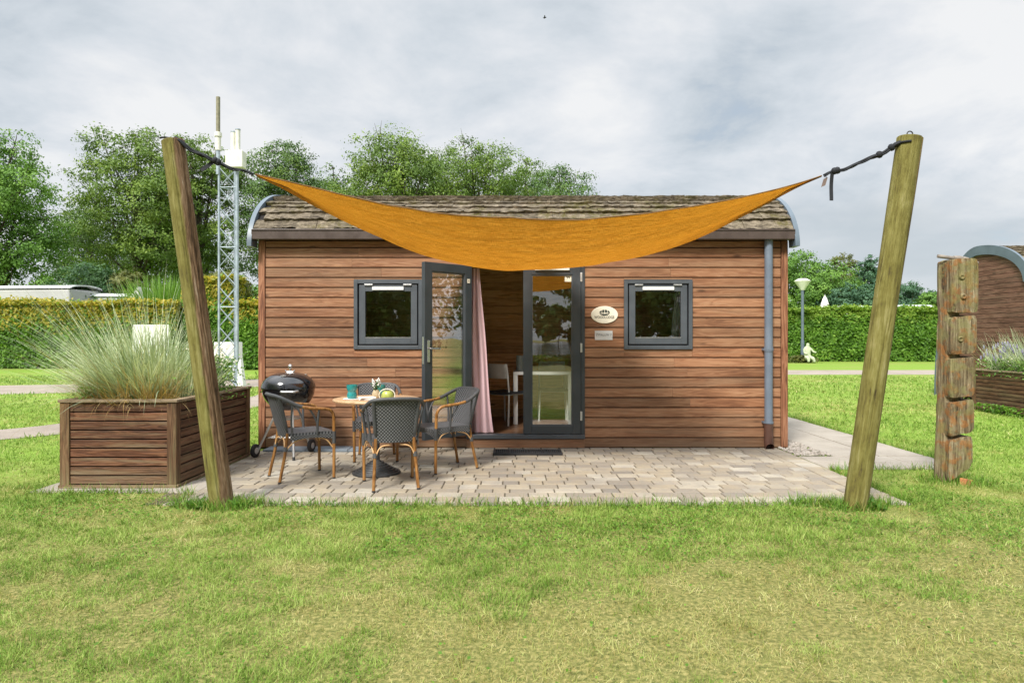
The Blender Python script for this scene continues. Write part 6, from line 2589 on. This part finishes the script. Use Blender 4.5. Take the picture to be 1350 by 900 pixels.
def tree(name, x, y, H, w, zb, label, m, n, size, group=None, seed=1, lobes=None, depth=None, trunk_r=None, dens=0.55, nlobe=None, tmat='bark'):
    """tapered trunk and limbs; crown of leaf clumps over a set of lobes"""
    g = np.random.default_rng(seed)
    r = empty(name, (x, y, 0), 0, label, 'tree', group)
    depth = depth or w
    if lobes is None:
        lobes = []
        k = nlobe or 16
        for i in range(k):
            # points spread through an ellipsoid-like envelope that is broad in the middle
            t = (i + 0.5) / k
            z = zb + (H - zb) * (0.12 + 0.80 * t)
            env = math.sin(math.pi * min(1, 0.16 + 0.80 * t)) ** 0.7
            a = 2.399963 * i + g.uniform(-0.5, 0.5)
            rr = env * g.uniform(0.35, 0.72)
            rad = 0.23 * min(w, H - zb) * g.uniform(0.75, 1.2) * (0.6 + 0.4 * env)
            lobes.append((rr * w * 0.5 * math.cos(a), rr * depth * 0.5 * math.sin(a), z, rad))
    zmax = max(l[2] + 1.0 * l[3] for l in lobes)
    zs = (H - zb) / max(0.1, zmax - zb)
    lobes = [(a, b, zb + (c - zb) * zs, d) for a, b, c, d in lobes]
    # clumps on each lobe
    C, cr, out = [], [], []
    tot = sum(l[3] ** 2 for l in lobes)
    for lx, ly, lz, lr in lobes:
        k = max(6, int(30 * lr ** 2 / (tot / len(lobes))))
        d = g.normal(0, 1, (k, 3)) + np.array([0, 0, 0.35])
        d /= np.linalg.norm(d, axis=1)[:, None]
        rad = lr * g.uniform(0.55, 1.10, (k, 1))
        C.append(np.array([lx, ly, lz]) + d * rad * np.array([1.05, 1.05, 0.85]))
        cr.append(np.full(k, lr * 0.265) * g.uniform(0.55, 1.35, k))
    C, cr = np.concatenate(C), np.concatenate(cr)
    wts = cr ** 2
    ci = g.choice(len(C), n, p=wts / wts.sum())
    off = g.normal(0, 1, (n, 3)) * np.array([1, 1, 0.62])
    P = C[ci] + off * (cr[ci] * dens * 1.08)[:, None]
    lob = np.array([[l[0], l[1], l[2]] for l in lobes])
    lidx = np.repeat(np.arange(len(lobes)), [max(6, int(30 * l[3] ** 2 / (tot / len(lobes)))) for l in lobes])[ci]
    NN = (P - lob[lidx])
    NN /= np.linalg.norm(NN, axis=1)[:, None] + 1e-6
    N2 = off / (np.linalg.norm(off, axis=1)[:, None] + 1e-6)
    NN = NN * 1.0 + N2 * 0.7 + np.array([0, 0, 0.55])
    P += np.array([x, y, 0])
    keep = P[:, 2] > 0.15
    NN = NN[keep]
    P = P[keep]
    V, F, rn = leaf_cloud(P, size, 0.7, nrm=NN)
    # whole sprays lean lighter or darker
    crn = g.random(len(C))[ci][keep]
    rn = np.clip(0.40 * rn + 0.60 * crn, 0, 1)
    fast_mesh('crown', V, F, M[m], r, rn)
    t = MB()
    tr = trunk_r or H * 0.018
    top = zb + (H - zb) * 0.62
    sway = g.uniform(-0.03, 0.03, 2) * H
    path = spline([(x, y, -0.1), (x + sway[0] * 0.3, y, top * 0.4), (x + sway[0], y + sway[1], top * 0.75), (x + sway[0] * 0.8, y + sway[1], top)], 6)
    t.tube(path, [tr * (1.25 if i == 0 else 1) * (1 - 0.72 * i / (len(path) - 1)) for i in range(len(path))], 10)
    for lx, ly, lz, lr in lobes:
        i = min(len(path) - 2, max(2, int(len(path) * g.uniform(0.35, 0.9))))
        p0 = path[i]
        if p0.z > lz - 0.2 * lr:
            i = max(1, int(len(path) * 0.35))
            p0 = path[i]
        q = Vector((x + lx, y + ly, lz))
        mid = p0.lerp(q, 0.5) + Vector((g.uniform(-.1, .1), g.uniform(-.1, .1), 0.12)) * lr
        lim = spline([p0, mid, q, q + Vector((lx * 0.15, ly * 0.15, lr * 0.6))], 4)
        r0 = tr * 0.42 * (1 - 0.5 * i / len(path))
        t.tube(lim, [r0 * (1 - 0.88 * k / (len(lim) - 1)) for k in range(len(lim))], 6)
        for k in range(5):
            d = Vector((g.normal(), g.normal(), g.normal() * 0.6 + 0.5)).normalized() * lr * g.uniform(0.6, 1.0)
            b = lim[int(len(lim) * g.uniform(0.4, 0.85))]
            t.tube([b, b + d * 0.5 + Vector((0, 0, 0.05 * lr)), b + d], [r0 * 0.35, r0 * 0.2, r0 * 0.06], 5)
    t.build('trunk', M[tmat], r, smooth=60)
    return r


def T(px, D, ytop, wpx, ybase, m, n, size, label, seed, name='tree', group='trees beyond the hedges', **k):
    tree(name, at(px, D), D, hz(ytop, D), wpx * D / 900.0, hz(ybase, D), label, m, n, size, group, seed, **k)


S_ = 0.30
T(0, 42, 166, 165, 400, 'leaf_light', 37700, 0.18, 'airy light green tree at the left frame edge, arching over the white caravan', 3, 'deciduous_tree', nlobe=22)
T(180, 50, 164, 165, 385, 'leaf_ash', 43500, 0.19, 'tall open ash-like tree left of the split post', 4, 'deciduous_tree', nlobe=24, dens=0.5)
T(262, 53, 172, 130, 390, 'leaf_ash', 31900, 0.19, 'tall loose tree rising behind the head of the split post', 5, 'deciduous_tree', nlobe=18, dens=0.5)
T(378, 54, 183, 150, 395, 'leaf_oak', 40600, 0.19, 'dark green tree behind the lattice mast and the left roof corner', 6, 'deciduous_tree', nlobe=22)
T(520, 52, 172, 200, 360, 'leaf_ash', 43500, 0.19, 'big rounded tree over the left half of the cabin roof', 7, 'deciduous_tree', nlobe=22)
T(628, 55, 178, 165, 360, 'leaf_ash', 34800, 0.19, 'light topped tree behind the middle of the cabin roof', 8, 'deciduous_tree', nlobe=18)
T(735, 57, 214, 150, 365, 'leaf_oak', 26100, 0.19, 'lower rounded tree at the right end of the grove behind the roof', 9, 'deciduous_tree', nlobe=16)
T(445, 60, 214, 130, 390, 'leaf_oak', 20300, 0.20, 'shadowy tree filling the gap above the left roof corner', 10, 'deciduous_tree')
T(690, 61, 206, 120, 380, 'leaf_ash', 20000, 0.20, 'pale tree filling the grove right of the middle of the roof', 22, 'deciduous_tree')
T(575, 62, 196, 130, 380, 'leaf_oak', 20000, 0.20, 'dark tree between the two big rounded crowns over the roof', 23, 'deciduous_tree')
T(118, 60, 262, 120, 400, 'leaf_oak', 23200, 0.20, 'lower tree in the gap between the two left-hand trees', 11, 'deciduous_tree')
T(230, 64, 282, 190, 410, 'leaf_oak', 21750, 0.21, 'dark low tree far behind the split post', 12, 'deciduous_tree')
T(-95, 46, 215, 150, 400, 'leaf_light', 14500, 0.21, 'light green tree standing just outside the left frame edge', 13, 'deciduous_tree')
# right-hand side
T(1058, 62, 328, 125, 440, 'leaf_light', 29000, 0.21, 'broad light green tree right of the cabin, behind the park lamp', 14, 'deciduous_tree')
T(1112, 68, 334, 72, 440, 'leaf_olive', 15950, 0.21, 'brownish-green tree between the park lamp and the mossy post', 15, 'deciduous_tree')
T(1150, 66, 336, 62, 440, 'leaf_blue', 15950, 0.21, 'bluish slender tree behind the mossy post', 16, 'deciduous_tree', dens=0.5)
T(1120, 58, 372, 105, 440, 'leaf_blue', 17400, 0.20, 'low bluish tree just above the right hedge', 17, 'deciduous_tree')
T(1205, 72, 370, 78, 440, 'leaf_blue', 17400, 0.21, 'distant bluish tree between the mossy post and the carved log', 18, 'deciduous_tree')
T(1232, 60, 384, 55, 440, 'leaf_light', 11600, 0.20, 'low light green tree next to the carved log', 19, 'deciduous_tree')
T(1290, 74, 372, 110, 440, 'leaf_dark', 13050, 0.22, 'dark tree hidden behind the far cabin', 20, 'deciduous_tree')
T(985, 66, 345, 110, 440, 'leaf_oak', 11600, 0.22, 'oak-like tree behind the right end of the main cabin', 21, 'deciduous_tree')


def bush(name, px, D, ytop, wpx, m, n, size, label, seed, cat='bush', k=8):
    x, H, w = at(px, D), hz(ytop, D), wpx * D / 900.0
    g = np.random.default_rng(seed)
    lobes = []
    for i in range(k):
        a = 6.28 * i / k
        lobes.append((w * 0.30 * math.cos(a) * g.uniform(0.5, 1.1), w * 0.25 * math.sin(a), H * g.uniform(0.35, 0.80), w * 0.22 * g.uniform(0.8, 1.2)))
    lobes.append((0, 0, H * 0.78, w * 0.22))
    r = tree(name, x, D, H, w, 0.1, label, m, n, size, None, seed, lobes, trunk_r=0.06)
    r['category'] = cat
    return r


bush('bush', 128, 39, 348, 130, 'leaf_dark', 15000, 0.19, 'dense dark green bush above the left hedge, right of the caravan roof', 31)
bush('bush', 172, 38, 354, 74, 'leaf_olive', 9000, 0.18, 'brownish-green bush between the dark bush and the reed clump', 32)
bush('bush', 62, 40, 362, 90, 'leaf_light', 8000, 0.2, 'light green bush behind the white caravan roof', 33)
bush('bush', 300, 33, 354, 88, 'leaf_olive', 11000, 0.17, 'olive golden-topped bush behind the lattice mast', 34)
bush('bush', 345, 40, 372, 60, 'leaf_light', 5000, 0.2, 'light green bush at the left cabin corner', 35)


def reed_clump():
    D = 35.0
    cx = at(222, D)
    r = empty('reed_clump', (cx, D, 0), 0, 'tall arching pampas-like reed clump above the left hedge, beside the split post', 'plant')
    A = blade_plant(cx, D, 0.0, 5200, 0.9, 2.6, 4.7, None, (0, 0), 0.40, 1.9, 0.15)
    fast_mesh('foliage', A[0], A[1], M['reed'], r, A[2])
    q = MB()
    for i in range(24):
        a = random.uniform(0, 6.28)
        q.tube([(cx + 0.5 * math.cos(a), D + 0.5 * math.sin(a), 0), (cx + 0.7 * math.cos(a), D + 0.7 * math.sin(a), random.uniform(2.2, 3.4))], [0.03, 0.012], 5)
    q.build('stem', M['reed'], r)


reed_clump()

# ------------------------------------------------------------------ what stands behind the viewer and shows in the glass
B_ = 'trees on the lake side'


def TB(x, y, H, w, zb, m, n, size, label, seed, **k):
    tree('lakeside_tree', x, y, H, w, zb, label, m, n, size, B_, seed, **k)


TB(6.2, -15.0, 9.5, 7.5, 0.6, 'leaf_oak', 15000, 0.26, 'broad leafy tree on the lake side, mirrored in the right window', 41, nlobe=20)
TB(12.5, -13.0, 10.5, 8.0, 0.5, 'leaf_ash', 11000, 0.30, 'tall leafy tree far right on the lake side', 42)
TB(-6.6, -13.5, 9.5, 8.0, 0.5, 'leaf_oak', 15000, 0.26, 'leafy tree on the lake side, mirrored in the left window', 43, nlobe=20)
TB(-13.5, -12.5, 10.0, 8.0, 0.5, 'leaf_ash', 9000, 0.30, 'leafy tree far left on the lake side', 44)
TB(5.4, -20.0, 9.5, 11.0, 3.0, 'leaf_dark', 15000, 0.24, 'overhanging dark tree at the lake edge, mirrored in the door glass', 45, nlobe=12)
for i in range(9):
    TB(-70 + 18 * i + 5 * math.sin(i * 2.1), -212 - 6 * math.cos(i * 1.7), 14 + 3 * math.sin(i * 3.3), 26, 0.3, ['leaf_dark', 'leaf_oak'][i % 2], 3200, 1.9, ['rounded dark tree on the far lake bank', 'rounded green tree on the far lake bank'][i % 2], 60 + i, nlobe=10)
for i, (x, y, w, h) in enumerate([(-3.0, -15.5, 3.0, 1.25), (0.2, -16.2, 3.2, 0.48), (3.2, -16.6, 3.2, 0.52), (-6.5, -16.0, 3.5, 1.4), (6.6, -16.0, 3.4, 1.3)]):
    filler_plant('bank_shrub', x, y, 0.0, w, 0.8, h, 2600, 0.16, M['leaf_hedge'] if i % 2 else M['leaf_dark'], ['dark bank shrub left of the middle by the lake', 'fresh green bank shrub in the middle by the lake', 'dark bank shrub right of the middle by the lake', 'fresh green bank shrub far left by the lake', 'dark bank shrub far right by the lake'][i], 'bush')

TB(17.5, 4.2, 9.0, 7.0, 0.5, 'leaf_oak', 9000, 0.26, 'leafy tree on the right lawn outside the frame, mirrored in the open door', 46)
TB(18.5, 9.2, 8.0, 6.0, 0.4, 'leaf_ash', 8000, 0.26, 'loose leafy tree on the right lawn behind the far planter', 47)

# ------------------------------------------------------------------ grass


def smooth(a, b, x):
    t = np.clip((x - a) / (b - a), 0, 1)
    return t * t * (3 - 2 * t)


def on_hard(x, y):
    """true where paving, planters or posts stand"""
    m = (x > PX0) & (x < PX1) & (y > PY0 + 0.015) & (y < CF + 0.1)
    m &= ~((x < -2.72) & (y < 5.86))
    m |= (x > -4.18) & (x < -2.72) & (y > 5.95) & (y < 7.82)
    m |= (x > -3.2) & (x < 3.45) & (y > CF - 0.3) & (y < CF + 2.9)
    m |= (x > 3.22) & (x < 4.69) & (y > 6.99) & (y < 7.75)
    m |= (x > 3.22) & (x < 4.67) & (y > 7.7)
    m |= (x > 9.9) & (x < 16.6) & (y > 13.2) & (y < 16.3)
    m |= (x > 8.6) & (x < 9.8) & (y > 10.4) & (y < 12.85)
    for px_, py_ in _path:
        m |= (x - px_) ** 2 + (y - py_) ** 2 < 0.58 ** 2
    for px_, py_ in _path2:
        m |= (x - px_) ** 2 + (y - py_) ** 2 < 1.72 ** 2
    return m


_path = [(p.x, p.y) for p in spline([(x, y, 0) for x, y in [(-11, 7.6), (-8.6, 8.5), (-7.0, 9.6), (-6.2, 11.2), (-5.55, 13.4), (-5.3, 15.5), (-6.0, 20.0)]], 8)]

_path2 = [(p.x, p.y) for p in spline([(x, y, 0) for x, y in [(-34, 14.0), (-20, 16.4), (-13, 17.8), (-7.8, 20.3), (-3, 23.6), (3, 26.0), (10, 26.6)]], 14)]


def dryness(x, y):
    f = fbm(x, y, 0.75, 5)
    f2 = fbm(x, y, 3.0, 15)
    f3 = fbm(x, y, 9.0, 25)
    d = (f - 0.50) * 2.6 + (f2 - 0.5) * 1.8 + (f3 - 0.5) * 1.2
    d = d + 0.22 * smooth(4.4, 3.1, y) - 0.32 * smooth(3.9, 4.5, y) * (x > -2.9) * (x < 2.2) * smooth(5.7, 5.0, y)
    d = d - 0.15 * smooth(5.5, 7.0, y)
    for cx, cy, sx, sy, a in ((LB[0], LB[1] - 0.12, 0.35, 0.14, 0.5), (RB[0] + 0.1, RB[1] - 0.12, 0.35, 0.14, 0.5), (0.55, 3.15, 1.1, 0.35, 0.45), (1.25, 3.55, 0.5, 0.18, 0.35), (-0.2, 3.4, 0.5, 0.25, 0.3), (2.75, 5.15, 0.35, 0.12, 0.9), (-3.4, 5.25, 0.7, 0.18, 0.55), (-1.9, 3.35, 0.6, 0.3, 0.25), (2.0, 3.0, 0.8, 0.3, 0.2)):
        d = d + a * np.exp(-((x - cx) / sx) ** 2 - ((y - cy) / sy) ** 2)
    return smooth(0.02, 0.52, d)


def lawn_blades():
    Vs, Fs, rn, dr, k = [], [], [], [], 0
    # (y range, blades per m2, width, length range)
    bands = [(2.3, 3.3, 20000, 0.0034, 0.016, 0.045), (3.3, 4.4, 15500, 0.0040, 0.017, 0.047), (4.4, 6.2, 10000, 0.0054, 0.018, 0.052),
             (6.2, 9.0, 3200, 0.0080, 0.022, 0.058), (9.0, 14.0, 1200, 0.013, 0.03, 0.07), (14.0, 24.0, 260, 0.025, 0.04, 0.085)]
    for y0, y1, den, wd, l0, l1 in bands:
        hw = y1 * 0.77 + 0.5
        n = int(den * (y1 - y0) * 2 * hw)
        x, y = rng.uniform(-hw, hw, n), rng.uniform(y0, y1, n)
        keep = ~on_hard(x, y)
        # thin, uneven sward
        cl = fbm(x, y, 10.0, 95, 3)
        keep &= rng.random(n) < 0.58 + 0.65 * smooth(0.36, 0.60, cl) * (0.6 + 0.5 * fbm(x, y, 3.0, 97))
        bare = 0.8 * np.exp(-((x - LB[0] + 0.25) / 0.30) ** 2 - ((y - LB[1] + 0.17) / 0.07) ** 2) + 0.8 * np.exp(-((x - RB[0] - 0.22) / 0.25) ** 2 - ((y - RB[1] + 0.15) / 0.07) ** 2) + np.exp(-((x - 1.05) / 0.22) ** 2 - ((y - 3.55) / 0.06) ** 2) + np.exp(-((x + 1.98) / 0.3) ** 2 - ((y - 5.3) / 0.08) ** 2)
        keep &= rng.random(n) > bare * 0.9
        x, y = x[keep], y[keep]
        n = len(x)
        d = dryness(x, y)
        isdry = (rng.random(n) < 0.12 + 0.76 * d)
        tall = fbm(x, y, 2.2, 33)
        clump = smooth(0.35, 0.68, fbm(x, y, 8.5, 34, 3))
        ln = rng.uniform(l0, l1, n) * (0.45 + 0.55 * tall + 0.75 * clump)
        lush = smooth(4.4, 5.2, y) * (y < 6.2)
        ln *= 1 + 0.20 * lush
        lean = np.abs(rng.normal(0.65, 0.40, n)) + isdry * rng.uniform(0.1, 0.7, n)
        curl = rng.uniform(0.0, 1.1, n)
        az = 9.0 * fbm(x, y, 6.0, 131, 2) + rng.normal(0, 1.9, n)
        w = wd * rng.uniform(0.6, 1.4, n) * np.where(isdry, 0.70, 1.0)
        ln = ln * np.where(isdry, 0.72, 1.0)
        base = np.stack([x, y, np.full(n, -0.004)], 1)
        V, F, idx = ribbons(base, az, ln, np.minimum(lean, 1.45), np.minimum(curl, 1.6 - np.minimum(lean, 1.45)), w, 2, rng.uniform(-1.2, 1.2, n), 0.08)
        hue = np.clip(0.05 + 0.45 * fbm(x, y, 1.6, 61) + 1.0 * (fbm(x, y, 9.0, 66, 3) - 0.5) + 0.34 + rng.normal(0, 0.20, n), 0, 1)
        Vs.append(V.astype(np.float32))
        Fs.append(F + k)
        k += len(V)
        rn.append(hue[idx])
        mixd = np.where(isdry, rng.uniform(0.35, 1.0, n), rng.uniform(0.0, 0.22, n) + 0.30 * d)
        dr.append(mixd[idx])
    # broad clover and plantain leaves in the lush strip and scattered
    n = 80000
    x = rng.uniform(-5.5, 6.0, n)
    y = 2.5 + 4.2 * rng.random(n) ** 0.8
    keep = ~on_hard(x, y) & (rng.random(n) < smooth(0.42, 0.62, fbm(x, y, 1.7, 71)) * (0.08 + 0.80 * smooth(3.9, 4.7, y)))
    x, y = x[keep], y[keep]
    P = np.stack([x, y, rng.uniform(0.012, 0.036, len(x))], 1)
    V, F, r_ = leaf_cloud(P, 0.019, 2.6, aspect=0.8)
    Vs.append(V.astype(np.float32))
    Fs.append(F + k)
    k += len(V)
    rn.append(r_ * 0.62)
    dr.append(np.zeros(len(F)))
    # longer tufts round the posts, the log and along paving edges
    tx, ty = [], []
    for cx, cy, rad, m_ in ((LB[0] + 0.02, LB[1] - 0.06, 0.20, 650), (LB[0] + 0.20, LB[1] + 0.02, 0.13, 260), (LB[0] - 0.22, LB[1] - 0.05, 0.12, 200), (RB[0], RB[1], 0.20, 700), (RB[0] - 0.30, RB[1] + 0.10, 0.14, 350), (RB[0] + 0.2, RB[1] + 0.10, 0.12, 200), (at(1258, 6.4), 6.35, 0.28, 600)):
        a, q = rng.uniform(0, 6.28, m_), rad * np.sqrt(rng.random(m_))
        tx.append(cx + q * np.cos(a) * 1.3)
        ty.append(cy + q * np.sin(a) * 0.8)
    for x0, y0, x1, y1, m_ in ((-2.72, 5.475, 3.2, 5.475, 2400), (3.24, 5.55, 3.24, 6.95, 500), (3.3, 6.97, 4.72, 6.97, 420), (-4.2, 5.92, -2.75, 5.92, 320), (4.70, 7.0, 4.70, 12.0, 900), (-2.75, 5.88, -2.72, 5.55, 100)):
        t = rng.random(m_)
        tx.append(x0 + (x1 - x0) * t + rng.normal(0, 0.02, m_))
        ty.append(y0 + (y1 - y0) * t + rng.normal(0, 0.022, m_))
    x, y = np.concatenate(tx), np.concatenate(ty)
    n = len(x)
    V, F, idx = ribbons(np.stack([x, y, np.full(n, -0.004)], 1), rng.uniform(0, 6.28, n), rng.uniform(0.05, 0.13, n), np.abs(rng.normal(0.25, 0.3, n)), rng.uniform(0.2, 1.0, n), rng.uniform(0.003, 0.007, n), 2, rng.uniform(-1, 1, n), 0.08)
    Vs.append(V.astype(np.float32))
    Fs.append(F + k)
    k += len(V)
    rn.append(rng.random(n)[idx] * 0.75)
    dr.append((rng.random(n) < 0.12)[idx] * 0.7)
    V, F = np.concatenate(Vs), np.concatenate(Fs)
    print('grass quads', len(F))
    fast_mesh('grass', V, F, M['blade'], None, np.concatenate(rn), {'dry': np.concatenate(dr)}, kind='stuff')


lawn_blades()


def weed_tuft(x, y, n, label):
    r = empty('broadleaf_weed', (x, y, 0), 0, label, 'weed', 'broad-leaved weeds on the lawn')
    mb = MB()
    for i in range(n):
        a = random.uniform(0, 6.28)
        L_ = random.uniform(0.05, 0.12)
        up = random.uniform(0.2, 0.9)
        w = L_ * 0.34
        d = Vector((math.cos(a), math.sin(a), 0))
        s = Vector((-d.y, d.x, 0))
        P = []
        for k in range(6):
            t = k / 5
            c = Vector((x, y, 0)) + d * L_ * t + Vector((0, 0, up * L_ * (t - 0.55 * t * t) * 1.6))
            ww = w * math.sin(math.pi * (0.06 + 0.90 * t)) * 0.5
            P += [c - s * ww, c + s * ww]
        mb.add(P, [(2 * k, 2 * k + 1, 2 * k + 3, 2 * k + 2) for k in range(5)])
    mb.build('foliage', M['weed'], r)


weed_tuft(LB[0] - 0.16, LB[1] - 0.10, 20, 'broad-leaved weed left of the split post foot')
weed_tuft(LB[0] + 0.16, LB[1] - 0.07, 16, 'broad-leaved weed right of the split post foot')
weed_tuft(RB[0] + 0.15, RB[1] - 0.05, 14, 'broad-leaved weed beside the mossy post foot')
